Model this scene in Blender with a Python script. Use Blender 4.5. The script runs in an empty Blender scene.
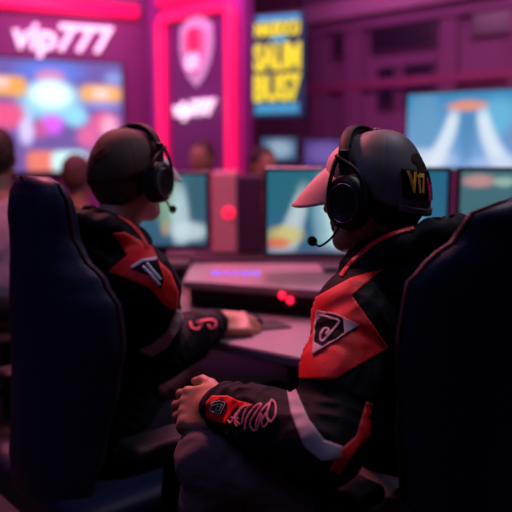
import bpy, bmesh, math, random
import numpy as np
from mathutils import Vector, Matrix, noise
from mathutils.bvhtree import BVHTree
from mathutils import geometry as mgeo

random.seed(7)
scene = bpy.context.scene
COL = scene.collection
PI = math.pi
CAM_Z = 1.26
FPX = 711.0
PITCH = math.radians(7.93)

def V(*a): return Vector(a)

def at(px, py, Y):
    """point at forward distance Y that the photograph shows at (px, py)"""
    x = (px - 256) / FPX; y = -(py - 256) / FPX
    d = Vector((x, math.cos(PITCH) + y * math.sin(PITCH), -math.sin(PITCH) + y * math.cos(PITCH)))
    return Vector((0, 0, CAM_Z)) + d * (Y / d.y)

# ------------------------------------------------------------------ materials
MATS = {}
def mat(name, color=(.5, .5, .5), rough=.6, metal=0.0, emit=None, strength=1.0, noise_amt=0.0, noise_scale=40.0,
        bump=0.0, bump_scale=200.0, sheen=0.0, spec=0.5, sss=0.0):
    if name in MATS: return MATS[name]
    m = bpy.data.materials.new(name); m.use_nodes = True
    nt = m.node_tree; b = nt.nodes['Principled BSDF']
    b.inputs['Base Color'].default_value = (*color, 1)
    b.inputs['Roughness'].default_value = rough
    b.inputs['Metallic'].default_value = metal
    b.inputs['Specular IOR Level'].default_value = spec
    if sheen: b.inputs['Sheen Weight'].default_value = sheen
    if sss:
        b.inputs['Subsurface Weight'].default_value = sss
        b.inputs['Subsurface Radius'].default_value = (.012, .004, .002)
    if emit:
        b.inputs['Emission Color'].default_value = (*emit, 1)
        b.inputs['Emission Strength'].default_value = strength
    tc = nt.nodes.new('ShaderNodeTexCoord')
    if noise_amt:
        n = nt.nodes.new('ShaderNodeTexNoise'); n.inputs['Scale'].default_value = noise_scale
        n.inputs['Detail'].default_value = 4
        nt.links.new(tc.outputs['Object'], n.inputs['Vector'])
        mx = nt.nodes.new('ShaderNodeMix'); mx.data_type = 'RGBA'
        mx.inputs[6].default_value = (*[c * (1 - noise_amt) for c in color], 1)
        mx.inputs[7].default_value = (*[min(1, c * (1 + noise_amt)) for c in color], 1)
        nt.links.new(n.outputs['Fac'], mx.inputs[0]); nt.links.new(mx.outputs[2], b.inputs['Base Color'])
    if bump:
        n = nt.nodes.new('ShaderNodeTexNoise'); n.inputs['Scale'].default_value = bump_scale
        nt.links.new(tc.outputs['Object'], n.inputs['Vector'])
        bp = nt.nodes.new('ShaderNodeBump'); bp.inputs['Strength'].default_value = bump
        bp.inputs['Distance'].default_value = .002
        nt.links.new(n.outputs['Fac'], bp.inputs['Height']); nt.links.new(bp.outputs['Normal'], b.inputs['Normal'])
    MATS[name] = m
    return m

M_SKIN = mat('skin', (.43, .22, .15), .5, noise_amt=.15, noise_scale=60, bump=.2, bump_scale=300, sss=.1)
M_SKIN_TAN = mat('skin_tan', (.30, .14, .09), .5, noise_amt=.15, noise_scale=60)
M_HAIR = mat('hair', (.02, .012, .01), .7, bump=.8, bump_scale=250)
M_JACKET = mat('jacket_fabric', (.0042, .0056, .0085), .7, noise_amt=.25, noise_scale=30, bump=.35, bump_scale=260, spec=.14)
M_RED = mat('red_fabric', (.76, .007, .013), .6, noise_amt=.12, noise_scale=30, bump=.25, bump_scale=300)
M_REDPIPE = mat('red_piping', (.62, .01, .02), .5)
M_WHITE = mat('white_fabric', (.42, .36, .40), .75, noise_amt=.1, noise_scale=30)
M_GREYLINE = mat('grey_thread', (.50, .38, .42), .7)
M_PINKLINE = mat('pink_thread', (.70, .25, .32), .7)
M_BLACKPATCH = mat('black_patch', (.004, .004, .007), .7, spec=.08)
M_TROUSER = mat('trouser_fabric', (.13, .10, .12), .85, noise_amt=.15, noise_scale=80, bump=.3, bump_scale=350)
M_TROUSER_D = mat('dark_trouser_fabric', (.012, .012, .02), .85, noise_amt=.15, noise_scale=80, spec=.2)
M_SHOE = mat('shoe_leather', (.03, .03, .035), .5)
M_CAP = mat('cap_fabric', (.085, .08, .085), .55, noise_amt=.08, noise_scale=60, bump=.12, bump_scale=500, sheen=.1)
M_CAPB = mat('brown_cap_fabric', (.05, .022, .018), .75, noise_amt=.15, noise_scale=60, bump=.3, bump_scale=400)
M_CAPL = mat('pale_cap_fabric', (.78, .45, .42), .65, noise_amt=.06, noise_scale=60, bump=.2, bump_scale=500)
M_CAPG = mat('grey_cap_fabric', (.50, .56, .52), .65, noise_amt=.06, noise_scale=60)
M_YEL = mat('yellow_thread', (.85, .45, .04), .6, emit=(.85, .42, .03), strength=.0)
M_BLK = mat('black_plastic', (.009, .009, .011), .45, noise_amt=.1, noise_scale=10, spec=.3)
M_BLKM = mat('matte_black_plastic', (.008, .008, .010), .6, spec=.2)
M_FOAM = mat('black_foam', (.008, .008, .009), .95, bump=.8, bump_scale=900)
M_SILVER = mat('silver_metal', (.55, .55, .58), .25, metal=1.0)
M_LEATHER = mat('navy_leather', (.010, .015, .048), .5, spec=.3, noise_amt=.2, noise_scale=8, bump=.3, bump_scale=180)
M_LEATHER_W = mat('black_leather', (.010, .007, .009), .55, spec=.25, noise_amt=.2, noise_scale=8, bump=.3, bump_scale=180)
M_STITCH = mat('wine_stitching', (.045, .010, .018), .8, spec=.15)
M_DESK = mat('desk_laminate', (.22, .165, .20), .35, noise_amt=.05, noise_scale=6)
M_DESKD = mat('dark_desk_edge', (.05, .03, .05), .5)
M_MONITOR = mat('monitor_plastic', (.018, .014, .024), .4)
M_PAD = mat('mousepad_cloth', (.012, .014, .018), .85)
M_FLOOR = mat('floor_carpet', (.022, .016, .026), .9, noise_amt=.3, noise_scale=14, bump=.4, bump_scale=200)
M_CEIL = mat('ceiling_paint', (.03, .02, .035), .9, noise_amt=.2, noise_scale=5)
M_WALLP = mat('plum_wall_panel', (.26, .045, .20), .55, noise_amt=.08, noise_scale=2)
M_WALLM = mat('magenta_wall_panel', (.42, .05, .36), .5, noise_amt=.08, noise_scale=2)
M_WALLR = mat('mauve_wall_paint', (.24, .075, .21), .7, noise_amt=.15, noise_scale=3)
M_BEAM = mat('mauve_beam_paint', (.50, .22, .42), .6, noise_amt=.15, noise_scale=3)
M_WINDK = mat('dark_window_glass', (.03, .015, .04), .2)
M_NEON = mat('pink_neon', (.9, .02, .12), .4, emit=(1.0, .006, .125), strength=.92)
M_SIGNW = mat('white_lit_letter', (.9, .8, .9), .5, emit=(1.0, .70, .88), strength=1.15)
M_BOARD = mat('navy_board', (.012, .03, .09), .5, emit=(.012, .03, .10), strength=.6)
M_BOARDC = mat('cyan_board_strip', (.05, .35, .5), .5, emit=(.03, .34, .52), strength=.7)
M_BYEL = mat('yellow_lit_letter', (.30, .26, .02), .6, emit=(.95, .80, .03), strength=.85)
M_LEDB = mat('blue_led', (.05, .08, .9), .4, emit=(.10, .12, 1.0), strength=1.5)
M_LEDV = mat('violet_led', (.2, .08, .9), .4, emit=(.28, .10, .9), strength=1.2)
M_LEDR = mat('red_led', (1, .02, .05), .4, emit=(1.0, .01, .06), strength=1.6)
M_PURSH = mat('mauve_shirt_fabric', (.34, .27, .36), .85)
M_DKSH = mat('wine_shirt_fabric', (.10, .015, .04), .85)
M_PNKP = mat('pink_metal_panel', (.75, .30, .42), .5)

def color_mat(name, strength=1.0):
    m = bpy.data.materials.new(name); m.use_nodes = True
    nt = m.node_tree; b = nt.nodes['Principled BSDF']
    b.inputs['Base Color'].default_value = (.01, .01, .01, 1); b.inputs['Roughness'].default_value = .3
    a = nt.nodes.new('ShaderNodeAttribute'); a.attribute_name = 'Col'
    nt.links.new(a.outputs['Color'], b.inputs['Emission Color'])
    b.inputs['Emission Strength'].default_value = strength
    return m
M_SCREEN = color_mat('screen_picture', 1.0)

# ------------------------------------------------------------------ object helpers
def tag(o, label=None, cat=None, group=None, kind=None):
    if label: o['label'] = label
    if cat: o['category'] = cat
    if group: o['group'] = group
    if kind: o['kind'] = kind
    return o

def thing(name, loc, label, cat, group=None, rot=None):
    o = bpy.data.objects.new(name, None); COL.objects.link(o)
    o.empty_display_size = .1
    m = Matrix.Translation(Vector(loc))
    if rot is not None: m = m @ rot.to_4x4()
    o.matrix_world = m; o['_m'] = [c for r in m for c in r]
    return tag(o, label, cat, group)

def root_matrix(o):
    while o.parent is not None: o = o.parent
    return o.matrix_basis.copy()

def link(name, me, material, parent=None, smooth=True, world=True):
    """me has world coordinates when world is True"""
    o = bpy.data.objects.new(name, me); COL.objects.link(o)
    if parent is not None:
        if world: me.transform(root_matrix(parent).inverted())
        o.parent = parent
    if material is not None:
        for mm in (material if isinstance(material, (list, tuple)) else [material]): me.materials.append(mm)
    if smooth:
        me.polygons.foreach_set('use_smooth', [True] * len(me.polygons))
    me.update()
    return o

def pymesh(verts, faces, name='m'):
    me = bpy.data.meshes.new(name)
    me.from_pydata([tuple(v) for v in verts], [], [tuple(f) for f in faces]); me.update()
    return me

def bm_mesh(bm, name='m'):
    bmesh.ops.recalc_face_normals(bm, faces=bm.faces)
    me = bpy.data.meshes.new(name); bm.to_mesh(me); bm.free(); return me

def frame(f, up=(0, 0, 1)):
    """3x3 with columns forward, left, up"""
    f = Vector(f).normalized(); up = Vector(up)
    l = up.cross(f).normalized(); u = f.cross(l).normalized()
    return Matrix((f, l, u)).transposed()

def box_bm(bm, c, s, R=None, bev=.0, seg=2):
    g = bmesh.ops.create_cube(bm, size=1.0)
    vs = g['verts']
    bmesh.ops.scale(bm, vec=Vector(s), verts=vs)
    if bev > 0:
        es = list({e for v in vs for e in v.link_edges})
        r = bmesh.ops.bevel(bm, geom=es, offset=bev, segments=seg, affect='EDGES', profile=.5)
        vs = list({v for f in r['faces'] for v in f.verts} | {v for v in vs if v.is_valid})
    M = Matrix.Translation(Vector(c)) @ (R.to_4x4() if R is not None else Matrix.Identity(4))
    bmesh.ops.transform(bm, matrix=M, verts=vs)
    return bm

def box(name, c, s, material, parent=None, R=None, bev=.004, seg=2, smooth=False):
    bm = bmesh.new(); box_bm(bm, c, s, R, bev, seg)
    return link(name, bm_mesh(bm), material, parent, smooth)

def tube_mesh(pts, rad, n=10, closed=False, flat=None):
    """tube along pts; rad a number or list; flat = (normal, scale) squashes along normal"""
    P = [Vector(p) for p in pts]; N = len(P)
    R = rad if isinstance(rad, (list, tuple)) else [rad] * N
    verts = []; faces = []
    T = []
    for i in range(N):
        a = P[(i - 1) % N] if (closed or i > 0) else P[i]
        b = P[(i + 1) % N] if (closed or i < N - 1) else P[i]
        T.append((b - a).normalized())
    ref = Vector((0, 0, 1)) if abs(T[0].z) < .9 else Vector((1, 0, 0))
    u = T[0].cross(ref).normalized()
    for i in range(N):
        u = (u - T[i] * u.dot(T[i])).normalized(); w = T[i].cross(u)
        for k in range(n):
            a = 2 * PI * k / n
            off = (u * math.cos(a) + w * math.sin(a)) * R[i]
            if flat:
                nn = flat[0]; off = off - nn * off.dot(nn) * (1 - flat[1])
            verts.append(P[i] + off)
    for i in range(N if closed else N - 1):
        j = (i + 1) % N
        for k in range(n):
            k2 = (k + 1) % n
            faces.append((i * n + k, i * n + k2, j * n + k2, j * n + k))
    if not closed:
        faces.append(tuple(range(n - 1, -1, -1))); faces.append(tuple((N - 1) * n + k for k in range(n)))
    return pymesh(verts, faces)

def spline(pts, n=8):
    """Catmull-Rom"""
    P = [Vector(p) for p in pts]; out = []
    P = [P[0] * 2 - P[1]] + P + [P[-1] * 2 - P[-2]]
    for i in range(1, len(P) - 2):
        for k in range(n):
            t = k / n
            a, b, c, d = P[i - 1], P[i], P[i + 1], P[i + 2]
            out.append(.5 * ((2 * b) + (c - a) * t + (2 * a - 5 * b + 4 * c - d) * t * t + (3 * b - a - 3 * c + d) * t ** 3))
    out.append(P[-2]); return out

def lathe_mesh(prof, n=32, M=None):
    verts = []; faces = []
    for r, z in prof:
        for k in range(n):
            a = 2 * PI * k / n; verts.append(Vector((r * math.cos(a), r * math.sin(a), z)))
    for i in range(len(prof) - 1):
        for k in range(n):
            k2 = (k + 1) % n
            faces.append((i * n + k, i * n + k2, (i + 1) * n + k2, (i + 1) * n + k))
    faces.append(tuple(range(n - 1, -1, -1))); faces.append(tuple((len(prof) - 1) * n + k for k in range(n)))
    if M is not None: verts = [M @ v for v in verts]
    return pymesh(verts, faces)

def join_meshes(ms):
    verts = []; faces = []
    for m in ms:
        o = len(verts); verts += [v.co.copy() for v in m.vertices]
        faces += [tuple(i + o for i in p.vertices) for p in m.polygons]
    return pymesh(verts, faces)

# ------------------------------------------------------------------ signed-distance modelling (one continuous surface)
def A(v): return np.array(v, dtype=np.float32)

class Cap:
    def __init__(s, a, b, ra, rb, k=.02, sub=False):
        s.a = A(a); s.b = A(b); s.ra = ra; s.rb = rb; s.k = k; s.sub = sub
        r = max(ra, rb); s.lo = np.minimum(s.a, s.b) - r; s.hi = np.maximum(s.a, s.b) + r
    def d(s, p):
        ba = s.b - s.a; L = float(ba @ ba) + 1e-12
        t = np.clip(((p - s.a) @ ba) / L, 0, 1)
        q = p - s.a - t[:, None] * ba
        return np.sqrt((q * q).sum(1)) - (s.ra + (s.rb - s.ra) * t)

class Ell:
    def __init__(s, c, R, r, k=.02, sub=False):
        s.c = A(c); s.R = np.array(R, dtype=np.float32); s.r = A(r); s.k = k; s.sub = sub
        m = max(r); s.lo = s.c - m; s.hi = s.c + m
    def d(s, p):
        q = (p - s.c) @ s.R
        k0 = np.sqrt(((q / s.r) ** 2).sum(1)); k1 = np.sqrt(((q / (s.r ** 2)) ** 2).sum(1)) + 1e-6
        return np.where(k0 < .3, (k0 - 1) * float(s.r.min()), k0 * (k0 - 1) / k1)

class RBox:
    def __init__(s, c, R, h, rad, k=.02, sub=False):
        s.c = A(c); s.R = np.array(R, dtype=np.float32); s.h = A(h); s.rad = rad; s.k = k; s.sub = sub
        m = float(np.linalg.norm(s.h)) + rad; s.lo = s.c - m; s.hi = s.c + m
    def d(s, p):
        q = np.abs((p - s.c) @ s.R) - s.h
        return np.sqrt((np.maximum(q, 0) ** 2).sum(1)) + np.minimum(q.max(1), 0) - s.rad

def sdf_mesh(prims, vox, wob=None):
    B = 8
    lo = np.min([p.lo for p in prims if not p.sub], 0) - 3 * vox
    hi = np.max([p.hi for p in prims if not p.sub], 0) + 3 * vox
    nb = np.ceil((hi - lo) / (vox * B)).astype(int)
    ii = np.stack(np.meshgrid(*[np.arange(n) for n in nb], indexing='ij'), -1).reshape(-1, 3)
    cen = (lo + (ii * B + (B - 1) / 2) * vox).astype(np.float32)
    half = B * vox * .87
    D = np.stack([p.d(cen) if not p.sub else np.full(len(cen), 9., np.float32) for p in prims])
    dmin = D.min(0)
    act = np.abs(dmin) < half * 1.3 + .02
    act |= (dmin < 0) & (dmin > -half * 2.2)
    F = np.where(dmin < 0, -1., 1.).astype(np.float32)[:, None].repeat(B ** 3, 1)
    ai = np.nonzero(act)[0]
    loc = np.stack(np.meshgrid(*[np.arange(B)] * 3, indexing='ij'), -1).reshape(-1, 3)
    pts = (lo + (ii[ai][:, None, :] * B + loc[None]) * vox).astype(np.float32)
    f = np.full((len(ai), B ** 3), 1., np.float32)
    for pi, p in enumerate(prims):
        if p.sub: dc = p.d(cen[ai]); near = dc < half * 1.3 + p.k
        else: near = D[pi][ai] < dmin[ai] + 2 * half + p.k + .015
        idx = np.nonzero(near)[0]
        if not len(idx): continue
        d = p.d(pts[idx].reshape(-1, 3)).reshape(len(idx), -1); g = f[idx]; k = p.k
        if p.sub:
            h = np.maximum(k - np.abs(-g - d), 0) / k
            f[idx] = np.maximum(g, -d) + h * h * k * .25
        else:
            h = np.maximum(k - np.abs(g - d), 0) / k
            f[idx] = np.minimum(g, d) - h * h * k * .25
    if wob is not None:
        f = f + wob(pts.reshape(-1, 3)).reshape(f.shape)
    F[ai] = f
    F = F.reshape(*nb, B, B, B).transpose(0, 3, 1, 4, 2, 5).reshape(nb * B)
    S = F < 0
    c = np.zeros(tuple(np.array(F.shape) - 1), np.uint8)
    for a in (0, 1):
        for b in (0, 1):
            for e in (0, 1):
                c += S[a:S.shape[0] - 1 + a, b:S.shape[1] - 1 + b, e:S.shape[2] - 1 + e]
    cells = np.argwhere((c > 0) & (c < 8))
    cid = np.full(c.shape, -1, np.int32); cid[tuple(cells.T)] = np.arange(len(cells))
    acc = np.zeros((len(cells), 3)); cnt = np.zeros(len(cells))
    corners = [(a, b, e) for a in (0, 1) for b in (0, 1) for e in (0, 1)]
    for p in corners:
        for ax in range(3):
            if p[ax]: continue
            q = list(p); q[ax] = 1
            fa = F[tuple((cells + p).T)]; fb = F[tuple((cells + q).T)]
            m = (fa < 0) != (fb < 0)
            t = np.where(m, fa / np.where(fa - fb == 0, 1, fa - fb), 0)
            pos = np.array(p, float)[None].repeat(len(cells), 0); pos[:, ax] += t
            acc[m] += pos[m]; cnt[m] += 1
    verts = lo + (cells + acc / cnt[:, None]) * vox
    quads = []
    for ax in range(3):
        o1, o2 = [(1, 2), (2, 0), (0, 1)][ax]
        sl = [slice(None)] * 3; sr = [slice(None)] * 3
        sl[ax] = slice(0, -1); sr[ax] = slice(1, None)
        sa = S[tuple(sl)]; sb = S[tuple(sr)]
        E = np.argwhere(sa != sb)
        E = E[(E[:, o1] > 0) & (E[:, o2] > 0) & (E[:, o1] < S.shape[o1] - 1) & (E[:, o2] < S.shape[o2] - 1)]
        flip = sa[tuple(E.T)]
        def cc(d1, d2):
            q = E.copy(); q[:, o1] -= d1; q[:, o2] -= d2; return cid[tuple(q.T)]
        a, b, cq, d = cc(1, 1), cc(0, 1), cc(0, 0), cc(1, 0)
        Q = np.stack([a, b, cq, d], 1); Q[~flip] = Q[~flip][:, ::-1]
        quads.append(Q[(Q >= 0).all(1)])
    Q = np.concatenate(quads)
    me = bpy.data.meshes.new('sdf')
    me.vertices.add(len(verts)); me.vertices.foreach_set('co', verts.astype(np.float32).ravel())
    me.loops.add(len(Q) * 4); me.loops.foreach_set('vertex_index', Q.astype(np.int32).ravel())
    me.polygons.add(len(Q)); me.polygons.foreach_set('loop_start', np.arange(0, len(Q) * 4, 4, dtype=np.int32))
    me.polygons.foreach_set('loop_total', np.full(len(Q), 4, np.int32))
    me.update(calc_edges=True); me.validate()
    return me

def bvh_of(me_world):
    return BVHTree.FromPolygons([v.co.copy() for v in me_world.vertices], [tuple(p.vertices) for p in me_world.polygons])

# ------------------------------------------------------------------ sewn-on patches following the cloth
def inside(poly, x, y):
    c = False; n = len(poly); j = n - 1
    for i in range(n):
        xi, yi = poly[i]; xj, yj = poly[j]
        if (yi > y) != (yj > y) and x < (xj - xi) * (y - yi) / (yj - yi) + xi: c = not c
        j = i
    return c

def resample(poly, step):
    out = []
    for i in range(len(poly)):
        a = Vector(poly[i]); b = Vector(poly[(i + 1) % len(poly)])
        n = max(1, int((b - a).length / step))
        for k in range(n): out.append(a.lerp(b, k / n))
    return out

def patch_mesh(bvh, poly, ray, step=2.0, lift=.002, thick=.0015, maxd=.06):
    """cover the part of the surface that the outline poly encloses; ray(u,v)->(origin, direction)"""
    border = resample(poly, step)
    pts = list(border); xs = [p.x for p in border]; ys = [p.y for p in border]
    y = min(ys)
    while y < max(ys):
        x = min(xs)
        while x < max(xs):
            if inside(poly, x, y) and min((Vector((x, y)) - b).length for b in border) > step * .5: pts.append(Vector((x, y)))
            x += step
        y += step
    n = len(border)
    r = mgeo.delaunay_2d_cdt([Vector((p.x, p.y)) for p in pts], [], [list(range(n))], 1, 1e-5)
    v2, f2 = r[0], r[2]
    P = []; N = []
    for p in v2:
        o, d = ray(p.x, p.y); h = bvh.ray_cast(o, d)
        if h[0] is None: P.append(None); N.append(None)
        else:
            nn = h[1] if h[1].dot(d) < 0 else -h[1]
            P.append(h[0]); N.append(nn)
    # keep only the largest connected piece
    good = [f for f in f2 if all(P[i] is not None for i in f) and max((P[f[a]] - P[f[a - 1]]).length for a in range(len(f))) <= maxd]
    par = {}
    def fd(a):
        while par.setdefault(a, a) != a: a = par[a]
        return a
    for f in good:
        for i in f[1:]: par[fd(i)] = fd(f[0])
    cnt_ = {}
    for f in good: cnt_[fd(f[0])] = cnt_.get(fd(f[0]), 0) + 1
    if cnt_:
        best = max(cnt_, key=cnt_.get); f2 = [f for f in good if fd(f[0]) == best]
    # averaged normals
    NN = [None] * len(P); acc = {}
    for f in f2:
        for i in f:
            acc.setdefault(i, set()).update(f)
    for i, s in acc.items():
        if P[i] is None: continue
        v = Vector((0, 0, 0))
        for j in s:
            if P[j] is not None: v += N[j]
        NN[i] = v.normalized() if v.length > 1e-6 else N[i]
    verts = []; idx = {}
    faces = []
    for f in f2:
        if any(P[i] is None for i in f): continue
        if max((P[f[a]] - P[f[a - 1]]).length for a in range(len(f))) > maxd: continue
        for i in f:
            if i not in idx:
                idx[i] = len(verts); verts.append(P[i] + NN[i] * lift)
        faces.append([idx[i] for i in f])
    if not faces: return None
    inv = {v: k for k, v in idx.items()}
    top = [v.copy() for v in verts]; m = len(verts)
    bot = [verts[i] - NN[inv[i]] * (thick + lift * .5) for i in range(m)]
    edges = {}
    for f in faces:
        for a in range(len(f)):
            e = (f[a], f[(a + 1) % len(f)]); edges[e] = edges.get(e, 0) + 1
    fs = [tuple(f) for f in faces] + [tuple(i + m for i in reversed(f)) for f in faces]
    for (a, b) in edges:
        if (b, a) not in edges: fs.append((b, a, a + m, b + m))
    me = pymesh(top + bot, fs)
    bm = bmesh.new(); bm.from_mesh(me); bmesh.ops.recalc_face_normals(bm, faces=bm.faces); bm.to_mesh(me); bm.free()
    return me

def eye_ray(px, py):
    o = Vector((0, 0, CAM_Z)); return o, (at(px, py, 1.0) - o).normalized()

def ribbon(pts, w, ends=True):
    """2D stroke to outline"""
    P = [Vector(p) for p in pts]; L = []; R = []
    for i in range(len(P)):
        a = P[max(0, i - 1)]; b = P[min(len(P) - 1, i + 1)]; t = (b - a).normalized(); n = Vector((-t.y, t.x)) * w / 2
        L.append(P[i] + n); R.append(P[i] - n)
    return [tuple(p) for p in L + R[::-1]]

def sp2(pts, n=4):
    return [(p.x, p.y) for p in spline([Vector((a, b, 0)) for a, b in pts], n)]

def strokes_mesh(bvh, strokes, w, lift, step=1.0):
    ms = []
    for s in strokes:
        m = patch_mesh(bvh, ribbon(s, w), eye_ray, step=step, lift=lift, thick=.001, maxd=.03)
        if m: ms.append(m)
    return join_meshes(ms) if ms else None

# ------------------------------------------------------------------ text
def text_mesh(txt, size, extrude=.01, shear=0, bold=0, space=1.0, align='CENTER'):
    cu = bpy.data.curves.new('t', 'FONT'); cu.body = txt; cu.size = size; cu.extrude = extrude
    cu.shear = shear; cu.offset = bold; cu.space_character = space; cu.align_x = align; cu.align_y = 'CENTER'; cu.resolution_u = 4
    o = bpy.data.objects.new('t', cu); COL.objects.link(o)
    dg = bpy.context.evaluated_depsgraph_get(); dg.update()
    me = bpy.data.meshes.new_from_object(o.evaluated_get(dg))
    bpy.data.objects.remove(o)
    me.materials.clear()
    return me

# ------------------------------------------------------------------ people
def hand_prims(W, x, y, curls, thumb, s=1.0, spread=0.0, fk=.004):
    """W wrist; x finger direction; y thumb side. returns primitives of a hand"""
    x = Vector(x).normalized(); y = Vector(y); y = (y - x * y.dot(x)).normalized()
    z = x.cross(y)          # may be mirrored: z must be the back of the hand
    return x, y, z

def build_hand(W, x, y, z, curls, thumb, s=1.0, spread=.03):
    x = Vector(x).normalized(); y = Vector(y); y = (y - x * y.dot(x)).normalized()
    z = Vector(z); z = (z - x * z.dot(x) - y * z.dot(y)).normalized()
    def w(a, b, c): return Vector(W) + (x * a + y * b + z * c) * s
    R = Matrix((x, y, z)).transposed()
    out = [RBox(w(.045, -.002, 0), R, [.036 * s, .032 * s, .004 * s], .010 * s, .012),
           Cap(w(-.03, 0, 0), w(.02, 0, -.002), .027 * s, .025 * s, .02),
           Cap(w(.015, .016, -.008), w(.045, .034, -.012), .018 * s, .014 * s, .015),
           Cap(w(.015, -.022, -.006), w(.06, -.028, -.004), .015 * s, .012 * s, .012)]
    ys = (.030, .0105, -.0095, -.028); bx = (.084, .088, .084, .076)
    ln = ((.040, .025, .020), (.045, .028, .021), (.041, .026, .020), (.032, .020, .018))
    for i in range(4):
        p = w(bx[i] - .006, ys[i], .002); ang = 0; sp = spread * (1.5 - i)
        out.append(Ell(w(bx[i] - .004, ys[i], .007), R, [.012 * s, .0095 * s, .009 * s], .006))
        rad = [.0094, .0086, .0080, .0070]
        if i == 3: rad = [r * .87 for r in rad]
        for j in range(3):
            ang += curls[i][j]
            dr = (x * math.cos(ang) - z * math.sin(ang)) + y * math.sin(sp)
            q = p + dr.normalized() * ln[i][j] * s
            out.append(Cap(p, q, rad[j] * s, rad[j + 1] * s, .0035)); p = q
    tp = [w(*t) for t in thumb]
    out.append(Cap(tp[0], tp[1], .014 * s, .0115 * s, .010))
    out.append(Cap(tp[1], tp[2], .0112 * s, .0098 * s, .004))
    out.append(Cap(tp[2], tp[3], .0100 * s, .0080 * s, .003))
    return out

def head_prims(H, Rm, s=1.0, k=.02):
    """head frame: x forward, y left, z up, origin between the ears"""
    def w(a, b, c): return H + Rm @ (Vector((a, b, c)) * s)
    R = Rm
    def e(c, r, k=.02, sub=False): return Ell(w(*c), R, [q * s for q in r], k, sub)
    def cp(a, b, ra, rb, k=.015, sub=False): return Cap(w(*a), w(*b), ra * s, rb * s, k, sub)
    P = [e((-.010, 0, .035), (.097, .076, .090)), e((.028, 0, -.030), (.060, .057, .080), .03)]
    for q in (1, -1):
        P += [cp((.0, q * .050, -.052), (.062, q * .018, -.092), .020, .018, .03),
              e((.055, q * .038, -.018), (.026, .022, .024), .02),
              e((-.004, q * .080, -.006), (.018, .008, .032), .006)]
    P += [e((.070, 0, -.094), (.020, .020, .018), .02),
          cp((.080, -.028, .026), (.080, .028, .026), .013, .013, .015),
          cp((.086, 0, .012), (.106, 0, -.026), .009, .012, .012),
          cp((.094, -.010, -.031), (.094, .010, -.031), .008, .008, .006)]
    for q in (1, -1):
        P.append(e((.100, q * .031, .004), (.015, .016, .011), .010, True))
    P += [cp((.086, -.017, -.054), (.086, .017, -.054), .0075, .0075, .006),
          cp((.084, -.014, -.066), (.084, .014, -.066), .008, .008, .006)]
    return P

def fold_noise(scale, amp):
    def f(p):
        x = p[:, 0] * scale; y = p[:, 1] * scale; z = p[:, 2] * scale
        a = np.sin(x * 1.7 + 2.1 * np.sin(z * .9) + y * .7) + np.sin(z * 1.9 + 1.7 * np.sin(y * 1.1 + 1.) - x * .8)
        b = np.sin((x + y) * 3.1 + 1.5 * np.sin(z * 2.3)) + np.sin(z * 3.7 - x * 1.3 + 2. * np.sin(y * 1.9))
        r = a * .6 + (np.abs(b) - .6) * .5
        return (r * amp).astype(np.float32)
    return f

def torso_frame(N, PV, f):
    up = (N - PV).normalized(); l = up.cross(Vector(f)).normalized(); ff = l.cross(up).normalized()
    return ff, l, up, Matrix((ff, l, up)).transposed()

def jacket_prims(J):
    N, PV = J['N'], J['PV']; f, l, up, R = torso_frame(N, PV, J['f'])
    H = (N - PV).length
    def w(a, b, c): return N + f * a + l * b + up * c
    P = [Ell(w(-.005, 0, -.20), R, [.125, .175, .20], .05), Ell(w(.0, 0, -.36), R, [.130, .165, .18], .05),
         Ell(PV + up * .05, R, [.140, .178, .12], .05),
         Cap(w(.01, .06, -.045), J['SL'] + up * .005, .058, .064, .05), Cap(w(.01, -.06, -.045), J['SR'] + up * .005, .058, .064, .05)]
    for s in 'LR':
        S, E, W = J['S' + s], J['E' + s], J['W' + s]
        a = J.get('arm', 1.0)
        mid = S.lerp(E, .5)
        P += [Cap(S, mid, .072 * a, .066 * a, .035), Cap(mid, E, .066 * a, .062 * a, .03)]
        m2 = E.lerp(W, .5); end = E.lerp(W, .97); fo_ = J.get('fore', 1.0)
        P += [Cap(E, m2, .062 * a * fo_, .054 * a * fo_, .025), Cap(m2, end, .054 * a * fo_, .040 * a, .02)]
        # gathers round the lower sleeve
        d = (W - E).normalized()
        n_ = J.get('rolls', 5)
        for i in range(n_):
            t = .50 + .44 * i / (n_ - 1); c = E.lerp(W, t); r = (.054 * fo_ + (.044 - .054 * fo_) * (t - .5) / .45) * a
            ax = (d + Vector((.12 * math.sin(i * 2.1), .1 * math.cos(i * 1.7), .15 * math.sin(i * 1.3)))).normalized()
            q = ax.to_track_quat('Z', 'Y').to_matrix()
            P.append(Ell(c, q, [r + .004, r + .004, .010], .008))
    # standing collar, open at the front, and the hood lying on the back
    ring = []
    for i in range(15):
        a = math.radians(28 + 304 * i / 14)
        ring.append(w(.070 * math.cos(a) + .012, .078 * math.sin(a), -.002 - .036 * math.cos(a)))
    for i in range(14): P.append(Cap(ring[i], ring[i + 1], .020, .020, .02))
    hs = J.get('hood', 1.0)
    path = [(.075, .080, -.055), (.01, .112, -.02), (-.06, .100, .002), (-.105, .06, .012), (-.128, 0, .016),
            (-.105, -.06, .012), (-.06, -.100, .002), (.01, -.112, -.02), (.075, -.080, -.055)]
    rr = [.018, .024, .028, .031, .032, .031, .028, .024, .018]
    pp = [w(a * hs if a < 0 else a, b, c * hs + (J.get('hoodz', 0) if a < 0 else 0)) for a, b, c in path]
    for i in range(8): P.append(Cap(pp[i], pp[i + 1], rr[i], rr[i + 1], .018))
    P += [Ell(w(-.09, 0, -.045), R, [.075, .12, .060], .03)]
    # creases between rolls of the hood
    for q in (.0, .05, -.045):
        P.append(Cap(w(-.05, q - .06, .045), w(-.15, q + .02, .066), .006, .004, .014, True))
    # elastic waistband
    return P, ring, (f, l, up, R, w)

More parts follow.
